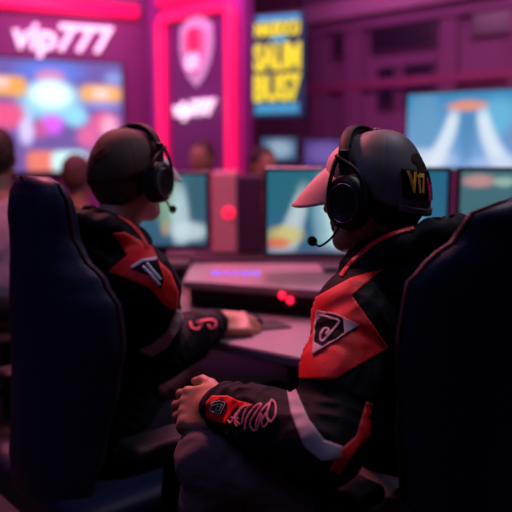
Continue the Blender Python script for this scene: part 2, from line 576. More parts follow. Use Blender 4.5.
def person(key, label, J, skin=M_SKIN, vox=.0035, face=True, trousers=M_TROUSER):
    N, PV, H, HR = J['N'], J['PV'], J['H'], J['HR']
    f, l, up, R = torso_frame(N, PV, J['f'])
    root = thing('person', (PV.x, PV.y, 0), label, 'person', J.get('group'))
    P = head_prims(H, HR, J.get('hs', 1.0))
    nb = H + HR @ Vector((-.022, 0, -.055)); P += [Cap(nb, N - up * .02, .054, .060, .03)]
    P += [Cap(N - up * .06 + l * .05, J['SL'], .045, .045, .05), Cap(N - up * .06 - l * .05, J['SR'], .045, .045, .05),
          Ell(N - up * .20, R, [.095, .14, .18], .05), Ell(N - up * .38, R, [.095, .13, .16], .05), Ell(PV + up * .02, R, [.11, .15, .12], .05)]
    for s in 'LR':
        S, E, W = J['S' + s], J['E' + s], J['W' + s]
        P += [Cap(S, E, .046, .037, .03), Cap(E, E.lerp(W, .35), .037, .040, .02), Cap(E.lerp(W, .35), W, .039, .026, .02)]
        P += J['hand' + s]
        K, F_ = J['K' + s], J['A' + s]; hp = J['P' + s]
        P += [Cap(hp, K, .075, .052, .04), Cap(K, K.lerp(F_, .35), .050, .050, .02), Cap(K.lerp(F_, .35), F_, .050, .033, .02)]
    body = link('body', sdf_mesh(P, vox), skin, root)
    # eyes
    if face:
        for q in (1, -1):
            c = H + HR @ Vector((.084, q * .031, .005))
            prof = [(max(.0004, .0115 * math.sin(t * PI / 10)), -.0115 * math.cos(t * PI / 10)) for t in range(11)]
            link('eye', lathe_mesh(prof, 16, Matrix.Translation(c)), mat('eye_white', (.6, .55, .55), .2), root)
    jp, ring, fr = jacket_prims(J)
    fo = fold_noise(26, .0032)
    jm = sdf_mesh(jp, vox, fo)
    jb = bvh_of(jm)
    jk = link('jacket', jm, M_JACKET, root)
    # trousers
    T = [Ell(PV + up * .0, R, [.125, .165, .10], .04)]
    for s in 'LR':
        K, F_ = J['K' + s], J['A' + s]; hp = J['P' + s]
        T += [Cap(hp, K, .090, .070, .05), Cap(K, F_.lerp(K, .12), .068, .052, .03), Ell(K, R, [.07, .066, .07], .02)]
    tm = sdf_mesh(T, vox * 1.3, fold_noise(30, .0025))
    tb = bvh_of(tm)
    link('trousers', tm, trousers, root)
    for s in 'LR':
        a = J['A' + s]; d = Vector((f.x, f.y, 0)).normalized()
        if 'toe' + s in J: d = J['toe' + s]
        Rf = frame(d)
        S_ = [Ell(a + d * .05 + Vector((0, 0, -.045)), Rf, [.14, .048, .045], .02), Cap(a + Vector((0, 0, .01)), a + Vector((0, 0, -.04)), .045, .048, .02),
              RBox(a + d * .055 + Vector((0, 0, -.078)), Rf, [.13, .036, .004], .008, .01)]
        link('shoe', sdf_mesh(S_, .005), M_SHOE, root)
    return root, body, jk, jb, tb, fr, ring

def short_hair(root, H, HR, material, s=1.0, back=-.075):
    def w(a, b, c): return H + HR @ (Vector((a, b, c)) * s)
    hr = [Ell(w(-.013, 0, .036), HR, [.0975 * s, .0775 * s, .088 * s], .02), Ell(w(-.040, 0, -.018), HR, [.062 * s, .066 * s, .060 * s], .03),
          Ell(w(.105, 0, -.03), HR, [.095 * s, .11 * s, .085 * s], .008, True), Ell(w(.02, 0, back - .06), HR, [.13 * s, .12 * s, .055 * s], .008, True)]
    return link('hair', sdf_mesh(hr, .0035, fold_noise(140, .0007)), material, root)

def ball_cap(root, H, HR, crown, front, visor, s=1.0, badge=None, back_z=-.030):
    def w(a, b, c): return H + HR @ (Vector((a, b, c)) * s)
    RX, RXB, RY, TOP = .103, .108, .092, .134
    def rim(u):
        c = math.cos(u); return .058 + (back_z - .058) * (.5 - .5 * c)
    def pos(u, v, off=0):
        a = v * PI / 2
        c, sn = math.cos(u), math.sin(u)
        rx = (RX if c > 0 else RXB) + off; r = max(0.0, math.cos(a)) ** (.93 + .14 * max(c, 0)); z0 = rim(u)
        # the crown bulges slightly above the rim
        bul = 1 + .03 * math.sin(min(1, v * 2.2) * PI)
        seam = 1 - .012 * max(0, 1 - abs(((u / (PI / 3) + .5) % 1) - .5) * 40)
        return w(c * rx * r * bul * seam - .006 - .012 * math.sin(a) ** 2, sn * (RY + off) * r * bul * seam, z0 + (TOP + off - z0) * math.sin(a))
    nu, nv = 144, 28
    verts = [pos(2 * PI * i / nu, j / nv * .985) for j in range(nv + 1) for i in range(nu)]
    faces = []; fm = []
    for j in range(nv):
        for i in range(nu):
            i2 = (i + 1) % nu
            faces.append((j * nu + i, j * nu + i2, (j + 1) * nu + i2, (j + 1) * nu + i))
            u = 2 * PI * (i + .5) / nu
            au = min(u, 2 * PI - u)
            fm.append(1 if au < math.radians(50) and j < nv * .62 else 0)
    faces.append(tuple(nv * nu + i for i in range(nu))); fm.append(0)
    me = pymesh(verts, faces)
    cap = link('cap', me, [crown, front], root)
    me.polygons.foreach_set('material_index', fm)
    so = cap.modifiers.new('s', 'SOLIDIFY'); so.thickness = .003; so.offset = -1
    # eyelets and button
    bt = lathe_mesh([(.001, .004), (.006, .0035), (.009, 0), (.0085, -.003)], 20, Matrix.Translation(w(-.006, 0, TOP * .999 - .000)) @ HR.to_4x4())
    link('button', bt, crown, cap)
    # visor
    nu2, nv2 = 40, 14; vv = []; ff = []
    for j in range(nv2 + 1):
        t = j / nv2
        for i in range(nu2 + 1):
            q = -1 + 2 * i / nu2; u = math.radians(66) * q
            base = Vector((math.cos(u) * (RX + .000) - .006, math.sin(u) * (RY + .000), rim(u) + .004))
            L = .088 * (1 - abs(q) ** 2.6 * .96)
            x = base.x + L * t; y = base.y * (1 + .02 * t)
            z = base.z - .68 * L * t - (y / .09) ** 2 * .020 * t - .02 * t * t
            vv.append(w(x, y, z))
    for j in range(nv2):
        for i in range(nu2):
            a = j * (nu2 + 1) + i; ff.append((a, a + 1, a + nu2 + 2, a + nu2 + 1))
    vi = link('visor', pymesh(vv, ff), visor, cap)
    so = vi.modifiers.new('s', 'SOLIDIFY'); so.thickness = .0035; so.offset = 0
    return cap, pos, rim

def headset(H, HR, label, s=1.0, boom_side=1):
    root = thing('headset', H, label, 'headset', None, HR)
    Mh = Matrix.Translation(H) @ HR.to_4x4()
    def w(a, b, c): return Mh @ (Vector((a, b, c)) * s)
    # headband: from cup to cup over the cap, leaning forward
    arc = []
    for i in range(33):
        a = PI * i / 32
        arc.append(w(.006 + .030 * math.sin(a) ** 1.2, .102 * math.cos(a), .026 + .109 * math.sin(a) ** .85))
    fx = (HR @ Vector((0, 1, 0)))
    verts = []; faces = []
    def strap(pts, wd, th, up_off=0):
        ms = []; V_ = []; F_ = []
        for i, p in enumerate(pts):
            a = pts[max(0, i - 1)]; b = pts[min(len(pts) - 1, i + 1)]; t = (b - a).normalized()
            side = HR @ Vector((1, 0, 0)); side = (side - t * side.dot(t)).normalized(); n = t.cross(side)
            ce = w(0, 0, .02); 
            if n.dot(p - ce) < 0: n = -n
            p = p + n * up_off
            for (x, y) in ((-1, -.6), (-.8, -1), (.8, -1), (1, -.6), (1, .6), (.8, 1), (-.8, 1), (-1, .6)):
                V_.append(p + side * wd * .5 * x + n * th * .5 * y)
        for i in range(len(pts) - 1):
            for k in range(8): F_.append((i * 8 + k, i * 8 + (k + 1) % 8, (i + 1) * 8 + (k + 1) % 8, (i + 1) * 8 + k))
        F_.append(tuple(range(8))); F_.append(tuple((len(pts) - 1) * 8 + k for k in range(8)))
        me = pymesh(V_, F_); bm = bmesh.new(); bm.from_mesh(me); bmesh.ops.recalc_face_normals(bm, faces=bm.faces); bm.to_mesh(me); bm.free()
        return me
    hb = link('headband', strap(arc, .022 * s, .007 * s, .009), M_BLKM, root)
    link('band_pad', strap(arc[7:26], .020 * s, .010 * s, .001), M_FOAM, hb)
    for q in (1, -1):
        Ry = HR @ Matrix.Rotation(-q * PI / 2, 3, 'X')      # lathe axis pointing outward
        def cm(off): return Matrix.Translation(w(.006, q * off, -.006)) @ Ry.to_4x4() @ Matrix.Diagonal((s * .92, s * 1.12, s, 1))
        cup = lathe_mesh([(.034, 0), (.046, .003), (.049, .010), (.047, .019), (.040, .026), (.030, .029), (.028, .027), (.012, .027), (.002, .028)], 40, cm(.098))
        c = link('ear_cup', cup, M_BLK, root)
        cu = lathe_mesh([(.030, -.002), (.044, -.001), (.050, .006), (.050, .013), (.045, .018), (.034, .019)], 40, cm(.082))
        link('ear_cushion', cu, M_FOAM, c)
        rg = tube_mesh([cm(.1265) @ Vector((.0335 * math.cos(2 * PI * k / 36), .0335 * math.sin(2 * PI * k / 36), 0)) for k in range(36)], .0009 * s, 6, True)
        link('accent_ring', rg, M_SILVER, c)
        yk = spline([w(.026, q * .110, .080), w(.034, q * .118, .05), w(.040, q * .122, .01), w(.036, q * .122, -.015)], 6)
        yk2 = spline([w(.028, q * .112, .085), w(-.025, q * .120, .05), w(-.036, q * .122, .0), w(-.030, q * .120, -.02)], 6)
        link('yoke', join_meshes([tube_mesh(yk, .0042 * s, 8), tube_mesh(yk2, .0042 * s, 8)]), M_BLKM, root)
        box('slider', w(.014, q * .106, .078), (.022 * s, .009 * s, .036 * s), M_BLK, root, R=HR, bev=.003, smooth=False)
    q = boom_side
    bp = spline([w(.012, q * .112, -.040), w(.040, q * .105, -.075), w(.082, q * .078, -.098), w(.112, q * .050, -.098)], 8)
    link('microphone_boom', tube_mesh(bp, .0024 * s, 8), M_BLKM, root)
    e = w(.124, q * .040, -.094); prof = [(max(.0005, .0105 * math.sin(t * PI / 10)), -.0135 * math.cos(t * PI / 10)) for t in range(11)]
    d = (e - bp[-1]).normalized()
    link('microphone_foam', lathe_mesh(prof, 20, Matrix.Translation(e) @ d.to_track_quat('Z', 'Y').to_matrix().to_4x4()), M_FOAM, root)
    return root

def gaming_chair(loc, f, lean, top_z, label, seat_z=.50, wid=1.0, group=None, prof=None):
    """loc: foot of the backrest line on the floor plan; f: facing direction (horizontal)"""
    R = frame(f)
    root = thing('gaming_chair', (loc[0], loc[1], 0), label, 'chair', group, R)
    Mr = Matrix.Translation((loc[0], loc[1], 0)) @ R.to_4x4()
    def w(a, b, c): return Mr @ Vector((a, b, c))
    zb = seat_z - .04; Hh = top_z - zb
    # backrest outline: half-width as a function of height fraction
    prof = prof or [(0, .20, .02), (.06, .225, .05), (.2, .235, .075), (.38, .245, .085), (.52, .27, .09), (.62, .285, .095), (.68, .28, .09), (.74, .245, .075),
            (.80, .205, .055), (.87, .178, .045), (.94, .155, .035), (.985, .12, .02), (1.0, .06, .01)]
    rings = []; n = 36
    NZ = 44
    for iz in range(NZ + 1):
        t = iz / NZ
        for a in range(len(prof) - 1):
            if prof[a][0] <= t <= prof[a + 1][0]:
                q = (t - prof[a][0]) / (prof[a + 1][0] - prof[a][0]); q = q * q * (3 - 2 * q)
                hw = (prof[a][1] * (1 - q) + prof[a + 1][1] * q) * wid; bo = prof[a][2] * (1 - q) + prof[a + 1][2] * q; break
        th = .045 * min(1, .35 + 3.5 * min(t, 1 - t) + .25)
        if t > .97: th *= .8
        ring = []
        for k in range(n):
            ang = 2 * PI * k / n; c, s_ = math.cos(ang), math.sin(ang)
            y = hw * math.copysign(abs(c) ** .55, c); x = th * math.copysign(abs(s_) ** .7, s_)
            x += bo * abs(y / max(hw, .01)) ** 2.6 + .02 * math.sin(t * PI)
            x -= lean * t * Hh
            ring.append(w(x, y, zb + t * Hh))
        rings.append(ring)
    verts = [v for r in rings for v in r]; faces = []
    for i in range(NZ):
        for k in range(n):
            k2 = (k + 1) % n; faces.append((i * n + k, i * n + k2, (i + 1) * n + k2, (i + 1) * n + k))
    faces.append(tuple(range(n))); faces.append(tuple(NZ * n + k for k in range(n)))
    me = pymesh(verts, faces); bm = bmesh.new(); bm.from_mesh(me); bmesh.ops.recalc_face_normals(bm, faces=bm.faces); bm.to_mesh(me); bm.free()
    br = link('backrest', me, M_LEATHER, root)
    # piping along the edge
    side = [rings[i][0] for i in range(1, NZ)]; other = [rings[i][n // 2] for i in range(1, NZ)]
    link('edge_piping', tube_mesh(side + [rings[NZ][n // 4 * 3]] + other[::-1], .004, 6), M_STITCH, br)
    # seat, armrests, base
    S_ = [RBox(w(.24, 0, seat_z - .055), R, [.23, .22, .03], .03, .04), Cap(w(.03, .245, seat_z - .03), w(.42, .245, seat_z - .03), .045, .04, .04),
          Cap(w(.03, -.245, seat_z - .03), w(.42, -.245, seat_z - .03), .045, .04, .04)]
    link('seat', sdf_mesh(S_, .010), M_LEATHER, root)
    for q in (1, -1):
        arm = [RBox(w(.20, q * .345, seat_z + .165), R, [.13, .035, .005], .014, .02), Cap(w(.18, q * .345, seat_z + .15), w(.16, q * .335, seat_z - .06), .022, .025, .02),
               Cap(w(.16, q * .335, seat_z - .07), w(.16, q * .20, seat_z - .09), .022, .022, .02)]
        link('armrest', sdf_mesh(arm, .008), M_BLKM, root)
    link('gas_lift', tube_mesh([w(.22, 0, .10), w(.22, 0, seat_z - .09)], .028, 16), M_BLK, root)
    for k in range(5):
        a = 2 * PI * k / 5 + .3; e = w(.22 + .30 * math.cos(a), .30 * math.sin(a), .075)
        link('base_leg', tube_mesh([w(.22, 0, .105), e], [.03, .018], 10), M_BLKM, root)
        wm = Matrix.Translation(e + Vector((0, 0, -.043))) @ Matrix.Rotation(a, 4, 'Z') @ Matrix.Rotation(PI / 2, 4, 'X')
        link('caster', lathe_mesh([(.028, -.02), (.032, -.016), (.032, .016), (.028, .02)], 20, wm), M_BLK, root)
    return root

# ================================================================== FOREGROUND PLAYER
f1 = Vector((-.82, .57, 0)).normalized()
H1 = at(374, 197, 1.47)
HR1 = frame(f1) @ Matrix.Rotation(math.radians(1), 3, 'Y')
N1 = at(386, 253, 1.48); PV1 = V(.305, 1.43, .57)
l1 = Vector((-f1.y, f1.x, 0))
J1 = dict(N=N1, PV=PV1, H=H1, HR=HR1, f=f1, hs=1.0,
          SL=at(352, 318, 1.325), EL=at(324, 444, 1.17), WL=at(218, 405, 1.345),
          SR=N1 - l1 * .175 + V(0, 0, -.075), ER=V(.36, 1.80, .79), WR=V(.30, 1.98, .785),
          PL=V(.30, 1.30, .57), KL=V(-.085, 1.36, .665), AL=V(-.13, 1.50, .13), hood=1.22, hoodz=.018, fore=1.22,
          PR=V(.37, 1.45, .57), KR=V(.13, 1.78, .52), AR=V(.08, 1.86, .13), toeL=V(-.8, .6, 0), toeR=V(-.7, .7, 0))
# left hand on the knee: fingers to the left and away, thumb up, back of the hand to us
hx = (at(170, 409, 1.42) - J1['WL']).normalized()
J1['handL'] = build_hand(J1['WL'], hx, V(.1, .62, .78), V(-.05, -.78, .62),
    ((.30, .42, .30), (.32, .45, .30), (.36, .46, .30), (.40, .46, .3)),
    ((.012, .026, -.008), (.038, .047, -.010), (.062, .058, -.010), (.084, .058, -.012)), s=1.06, spread=.07)
J1['handR'] = build_hand(J1['WR'], V(-.6, .7, -.12), V(-.6, -.7, .1), V(0, 0, 1),
    ((.2, .4, .3),) * 4, ((.015, .03, -.01), (.045, .052, -.014), (.07, .06, -.018), (.09, .06, -.02)))
p1, body1, jk1, jb1, tb1, fr1, ring1 = person('one', 'person in black and red gaming jacket and grey cap, left hand on knee', J1, vox=.0033)

def patch(name, bvh, poly, material, parent, lift=.002, step=2.0, thick=.0015):
    m = patch_mesh(bvh, poly, eye_ray, step=step, lift=lift, thick=thick)
    return link(name, m, material, parent) if m else None
def stitched(name, bvh, strokes, w, material, parent, lift=.004, step=1.2):
    m = strokes_mesh(bvh, strokes, w, lift, step)
    return link(name, m, material, parent) if m else None

sp = patch('shoulder_panel', jb1, [(383, 269), (352, 296), (388, 348), (334, 380), (292, 378), (300, 345), (308, 322), (312, 300), (330, 290), (350, 279)], M_RED, jk1, .0022)
lg = patch('emblem', jb1, [(319, 311), (358, 326), (314, 355)], M_BLACKPATCH, sp, .0042, 1.5)
stitched('emblem_outline', jb1, [[(319, 311), (340, 317), (358, 325.5), (338, 340), (314, 355), (316, 333), (319, 311)]], 1.25, M_GREYLINE, sp, .0055, 1.0)
stitched('emblem_figure', jb1, [sp2([(321, 316), (331, 319), (340, 322), (335, 330), (329, 337), (323, 343), (322, 336), (326, 330), (330, 331), (327, 336)])], 2.0, M_GREYLINE, sp, .0055, 1.0)
# pale band round the elbow
patch('sleeve_band', jb1, [(284, 376), (291, 371), (297, 392), (309, 420), (324, 440), (343, 447), (341, 459), (322, 461), (305, 447), (291, 413)], M_WHITE, jk1, .0022)
# wrist: red cuff patch with a square spiral and looping letters along the forearm
cf = patch('cuff_patch', jb1, [(206, 403), (212, 396), (228, 396), (241, 402), (233, 412), (226, 424), (206, 418)], M_RED, jk1, .0022, 1.5)
patch('cuff_emblem', jb1, [(211, 404), (219, 400), (228, 403), (223, 415), (211, 412)], M_BLACKPATCH, jk1, .0040, 1.2)
stitched('cuff_emblem_line', jb1, [[(212, 405), (219.5, 401), (227, 404), (222, 414), (212, 411), (213, 406), (219, 403.5), (224, 405.5), (221, 411), (215.5, 410), (217, 406.5), (221, 407)]], 1.0, mat('grey_green_thread', (.35, .5, .45), .7), jk1, .0050, .8)
patch('sleeve_flash', jb1, [(236, 400), (254, 405), (249, 409), (240, 409)], M_RED, jk1, .0024, 1.5)
stitched('sleeve_lettering', jb1, [
    sp2([(229, 421), (232, 423), (238, 413), (246, 406), (240, 411), (237, 420), (241, 425)]),
    sp2([(238, 427), (236, 421), (242, 410), (249, 406), (245, 414), (243, 424)]),
    sp2([(246, 430), (248, 418), (256, 407), (262, 405), (256, 414), (251, 424), (255, 431), (260, 424), (262, 414)]),
    sp2([(259, 430), (257, 424), (262, 412), (270, 404), (268, 412), (263, 421), (265, 427), (271, 420)]),
    sp2([(272, 400), (269, 408), (268, 418), (272, 422), (276, 416), (276, 406), (273, 401)]),
    sp2([(232, 418), (240, 419)])], 1.5, M_PINKLINE, jk1, .0035, 1.0)
patch('side_stripe', jb1, [(366, 402), (376, 404), (374, 432), (356, 450), (340, 474), (330, 470), (338, 452), (356, 436)], M_RED, jk1, .0022)
# red piping along the hood edge
f_, l_, up_, R_, w_ = fr1
pipe = sp2([(341, 277), (350, 265), (362, 254), (374, 244), (388, 237), (402, 232), (414, 229)], 3)
stitched('hood_piping', jb1, [pipe], 3.6, M_REDPIPE, jk1, .0035, 1.4)
cap1, cpos1, crim1 = ball_cap(p1, H1, HR1, M_CAP, M_CAPL, M_CAPL, 1.02)
# badge on the back of the cap
def cap_patch(pos, u0, u1, z0, z1, off, name, material, parent, nu=20, nv=12):
    vs = []; fs = []
    for o in (off, off + .0022):
        for j in range(nv + 1):
            for i in range(nu + 1):
                u = u0 + (u1 - u0) * i / nu; v = z0 + (z1 - z0) * j / nv; vs.append(pos(u, v, o))
    m = (nu + 1) * (nv + 1)
    for j in range(nv):
        for i in range(nu):
            a = j * (nu + 1) + i; q = (a, a + 1, a + nu + 2, a + nu + 1); fs.append(tuple(x + m for x in q)); fs.append(q[::-1])
    loop = [i for i in range(nu + 1)] + [j * (nu + 1) + nu for j in range(1, nv + 1)] + [nv * (nu + 1) + i for i in range(nu - 1, -1, -1)] + [j * (nu + 1) for j in range(nv - 1, 0, -1)]
    for a in range(len(loop)):
        b = loop[(a + 1) % len(loop)]; fs.append((loop[a], loop[a] + m, b + m, b))
    me = pymesh(vs, fs); bm = bmesh.new(); bm.from_mesh(me); bmesh.ops.recalc_face_normals(bm, faces=bm.faces); bm.to_mesh(me); bm.free()
    return link(name, me, material, parent)
RAD = math.radians
short_hair(p1, H1, HR1, mat('black_cropped_hair', (.022, .012, .010), .85, bump=.6, bump_scale=500, spec=.2))
BU = RAD(165)
cap_patch(cpos1, BU - RAD(27), BU + RAD(27), .095, .33, .001, 'badge', M_BLACKPATCH, cap1)
cap_patch(cpos1, BU - RAD(30), BU + RAD(30), -.02, .035, .0012, 'rear_strap', M_CAP, cap1, nv=4)
def cap_text(txt, size, u_c, v_c, material, name, shear=0, bold=.0):
    me = text_mesh(txt, size, .0006, shear, bold)
    for v in me.vertices:
        x, y, z = v.co
        v.co = cpos1(u_c - x / .112 * -1.0 if False else u_c + x / .112, v_c + y / .17, .0045 + z)
    return link(name, me, material, cap1, smooth=False)
cap_text('V', .038, BU - RAD(14), .215, mat('orange_thread', (1.0, .55, .06), .6, emit=(.8, .3, .02), strength=.0), 'badge_letter', 0, .0015)
cap_text('i7', .035, BU - RAD(1), .215, MATS['orange_thread'], 'badge_letter', 0, .0012)
cap_text('s', .036, BU + RAD(12), .23, M_RED, 'badge_letter', 0, .0012)
for k in range(3): cap_text('=', .034, BU + RAD(14), .165 - .024 * k, mat('magenta_thread', (.8, .03, .25), .6), 'badge_stripe', 0, .001)
headset(H1, HR1, 'black headset with boom microphone worn over the grey cap of the foreground player', 1.0, 1)

# ================================================================== PLAYER ON THE LEFT
f2 = Vector((.78, .62, 0)).normalized()
fh2 = Vector((.58, .815, 0)).normalized()
H2 = at(129, 179, 1.83)
HR2 = frame(fh2) @ Matrix.Rotation(RAD(-3), 3, 'Y')
N2 = at(112, 229, 1.79); PV2 = V(-.405, 1.80, .54)
l2 = Vector((-f2.y, f2.x, 0))
J2 = dict(N=N2, PV=PV2, H=H2, HR=HR2, f=f2, hs=.98,
          SR=at(148, 285, 1.67), ER=at(158, 353, 1.81), WR=at(217, 322, 2.03),
          SL=N2 + l2 * .17 + V(0, 0, -.075), EL=V(-.55, 2.02, .72), WL=V(-.36, 2.10, .62), arm=1.0, rolls=4, hood=1.08, hoodz=.015, fore=1.25,
          PR=V(-.34, 1.73, .54), KR=V(.06, 1.95, .55), AR=V(.08, 2.0, .13),
          PL=V(-.45, 1.88, .54), KL=V(-.22, 2.10, .56), AL=V(-.18, 2.25, .13), toeR=V(.7, .7, 0), toeL=V(.7, .7, 0))
J2['handR'] = build_hand(J2['WR'], V(.95, .35, -.16), V(-.3, .85, .45), V(.05, -.45, .9),
    ((.35, .55, .4), (.35, .6, .4), (.4, .6, .4), (.45, .6, .4)), ((.015, .03, -.01), (.045, .050, -.014), (.07, .056, -.018), (.088, .056, -.02)), s=1.12)
J2['handL'] = build_hand(J2['WL'], V(.8, .5, -.35), V(.3, -.8, .2), V(-.1, .0, 1),
    ((.3, .5, .3),) * 4, ((.015, .03, -.01), (.045, .050, -.014), (.07, .056, -.018), (.088, .056, -.02)))
p2, body2, jk2, jb2, tb2, fr2, ring2 = person('two', 'person in black and red jacket on the left with one hand on the desk', J2, vox=.004, trousers=M_TROUSER_D)
sp = patch('shoulder_panel', jb2, [(113, 233), (124, 232), (152, 247), (159, 262), (170, 272), (178, 292), (176, 311), (163, 304), (150, 288), (128, 279), (108, 272), (127, 256)], M_RED, jk2, .0025, 2.5)
patch('emblem', jb2, [(131, 269), (143, 262), (157, 259), (163, 280), (160, 288), (150, 276), (138, 272)], M_BLACKPATCH, sp, .0045, 2)
stitched('emblem_outline', jb2, [[(132, 269), (143, 262), (156, 260)], [(143, 267), (151, 275), (159, 285)], [(147, 264), (155, 274), (160, 280)]], 3.0, mat('grey_blue_thread', (.45, .5, .6), .7), sp, .0058, 1.5)
patch('sleeve_band', jb2, [(176, 308), (184, 314), (178, 330), (166, 348), (150, 357), (138, 350), (152, 344), (166, 332)], M_WHITE, jk2, .0025, 2)
stitched('sleeve_lettering', jb2, [sp2([(190, 322), (192, 329), (198, 329), (202, 322), (196, 323), (205, 321), (213, 321), (215, 326), (210, 329), (207, 325)])], 2.6, mat('coral_thread', (.85, .12, .18), .7), jk2, .004, 1.5)
patch('side_stripe', jb2, [(108, 318), (104, 340), (96, 360), (84, 372), (86, 350), (98, 330)], M_RED, jk2, .0025, 2.5)
stitched('hood_piping', jb2, [sp2([(76, 211), (88, 208), (102, 209), (118, 216), (132, 226), (142, 238), (148, 250)], 3)], 3.6, M_REDPIPE, jk2, .004, 2)
short_hair(p2, H2, HR2, mat('brown_cropped_hair', (.055, .022, .015), .85, bump=.6, bump_scale=500, spec=.2), .98)
cap2, _, _ = ball_cap(p2, H2, HR2, M_CAPB, M_CAPB, M_CAPG, .96, back_z=.0)
headset(H2, HR2, 'black headset with boom microphone worn by the player on the left', .95, -1)

# ================================================================== CHAIRS
gaming_chair((.503, 1.335), (-.62, .78, 0), .10, 1.20, 'dark gaming chair behind the foreground player at the right edge', .50, 1.0, None,
    [(0, .20, .02), (.06, .225, .05), (.2, .24, .07), (.45, .26, .08), (.65, .275, .09), (.79, .28, .085), (.84, .26, .07), (.90, .215, .05), (.95, .215, .035), (.985, .145, .02), (1.0, .10, .01)])
gaming_chair((-.54, 1.64), (.75, .66, 0), -.03, 1.215, 'navy gaming chair with wine edge behind the player on the left', .48, .78, None,
    [(0, .20, .02), (.06, .225, .05), (.2, .24, .07), (.40, .27, .085), (.52, .29, .09), (.62, .285, .085), (.70, .24, .07), (.77, .18, .045), (.83, .155, .035), (.92, .155, .03), (.975, .135, .02), (1.0, .08, .01)])

# ================================================================== SCREEN PICTURES
def blob(x, y, cx, cy, rx, ry, p=2):
    d = (abs((x - cx) / rx) ** p + abs((y - cy) / ry) ** p)
    return max(0.0, min(1.0, (1.6 - d) / 1.3))
def mixc(c, e, a): return tuple(c[i] * (1 - a) + e[i] * a for i in range(3))
def picture(me, fn, nu, nv, gain=1.0):
    ca = me.color_attributes.new('Col', 'FLOAT_COLOR', 'POINT')
    for j in range(nv + 1):
        for i in range(nu + 1):
            c = fn(i / nu, j / nv); ca.data[j * (nu + 1) + i].color = (*[q * gain for q in c], 1)
def screen_panel(name, O, U, W_, fn, parent, nu=60, nv=36, gain=1.0, material=None):
    """lit picture panel: O lower left corner, U width vector, W_ height vector"""
    vs = [O + U * (i / nu) + W_ * (j / nv) for j in range(nv + 1) for i in range(nu + 1)]
    fs = [(j * (nu + 1) + i, j * (nu + 1) + i + 1, (j + 1) * (nu + 1) + i + 1, (j + 1) * (nu + 1) + i) for j in range(nv) for i in range(nu)]
    me = pymesh(vs, fs); picture(me, fn, nu, nv, gain)
    o = link(name, me, material or M_SCREEN, parent, smooth=False)
    return o

def fn_game(x, y):      # misty blue arena with two white falls and a warm glow at the foot
    c = mixc((.04, .15, .28), (.02, .15, .26), y)
    c = mixc(c, (.02, .16, .22), blob(x, y, .15, .80, .22, .3) * .8)
    c = mixc(c, (.42, .70, .80), blob(x, y, .38, .55, .12, .55) * .8)
    c = mixc(c, (.30, .62, .74), blob(x, y, .70, .5, .16, .6) * .7)
    t = 1 - y
    for sgn, x0 in ((-1, .24), (1, .30)):
        xc = x0 + sgn * (.03 + .13 * t ** 1.6); wd = .03 + .06 * t
        c = mixc(c, (.78, .92, .96), max(0, 1 - ((x - xc) / wd) ** 2) ** .6 * max(0, min(1, (.92 - y) / .3)) * .7)
    c = mixc(c, (.60, .80, .88), blob(x, y, .62, .18, .30, .14) * .6)
    c = mixc(c, (.75, .62, .15), blob(x, y, .10, .22, .10, .12) * .8)
    c = mixc(c, (.85, .12, .05), blob(x, y, .06, .12, .07, .07) * .8)
    c = mixc(c, (.12, .10, .22), blob(x, y, .5, .0, .6, .07) * .7)
    return c
def fn_left(x, y):
    c = mixc((.04, .12, .22), (.05, .18, .24), y)
    c = mixc(c, (.30, .50, .34), blob(x, y, .60, .62, .14, .35) * .8)
    c = mixc(c, (.60, .80, .88), blob(x, y, .72, .40, .10, .45) * .8)
    c = mixc(c, (.70, .86, .92), blob(x, y, .82, .20, .20, .14) * .8)
    c = mixc(c, (.04, .12, .18), blob(x, y, .93, .75, .12, .4) * .7)
    c = mixc(c, (.62, .45, .25), blob(x, y, .56, .25, .05, .12) * .6)
    return c
def fn_right(x, y):
    c = mixc((.06, .15, .19), (.07, .18, .22), y)
    c = mixc(c, (.70, .34, .34), blob(x, y, .10, .88, .09, .08) * .8)
    c = mixc(c, (.40, .62, .55), blob(x, y, .24, .87, .06, .06) * .8)
    c = mixc(c, (.45, .60, .66), blob(x, y, .14, .30, .12, .14) * .8)
    c = mixc(c, (.40, .75, .10), blob(x, y, .58, .48, .20, .11) * .9)
    c = mixc(c, (.75, .80, .35), blob(x, y, .66, .28, .10, .06) * .7)
    c = mixc(c, (.03, .09, .11), blob(x, y, .5, .75, .2, .10) * .6)
    return c
def fn_tv(x, y):
    c = mixc((.22, .40, .75), (.03, .25, .50), y)
    c = mixc(c, (.14, .50, .74), blob(x, y, .72, .66, .14, .24) * .8)
    c = mixc(c, (.13, .34, .56), blob(x, y, .15, .60, .13, .45) * .8)
    t = 1 - y
    for sgn, x0 in ((-1, .43), (1, .55)):
        xc = x0 + sgn * (.04 + .20 * t ** 2.2); wd = .035 + .07 * t
        c = mixc(c, (.80, .90, .98), max(0, 1 - ((x - xc) / wd) ** 2) ** .6 * max(0, min(1, (.86 - y) / .2)) * .85)
    c = mixc(c, (.05, .22, .42), blob(x, y, .49, .42, .06, .36) * .55)
    c = mixc(c, (.72, .80, .93), blob(x, y, .12, .12, .26, .14) * .7)
    c = mixc(c, (.55, .66, .88), blob(x, y, .85, .08, .30, .10) * .6)
    c = mixc(c, (.16, .24, .45), blob(x, y, .92, .42, .14, .22) * .7)
    c = mixc(c, (.85, .30, .18), blob(x, y, .48, .82, .15, .07) * .9)
    c = mixc(c, (.95, .62, .72), blob(x, y, .96, .88, .11, .12) * .9)
    return c
def fn_wall(x, y):
    return tuple(min(1.2, q * 1.22) for q in fn_wall_(x, y))
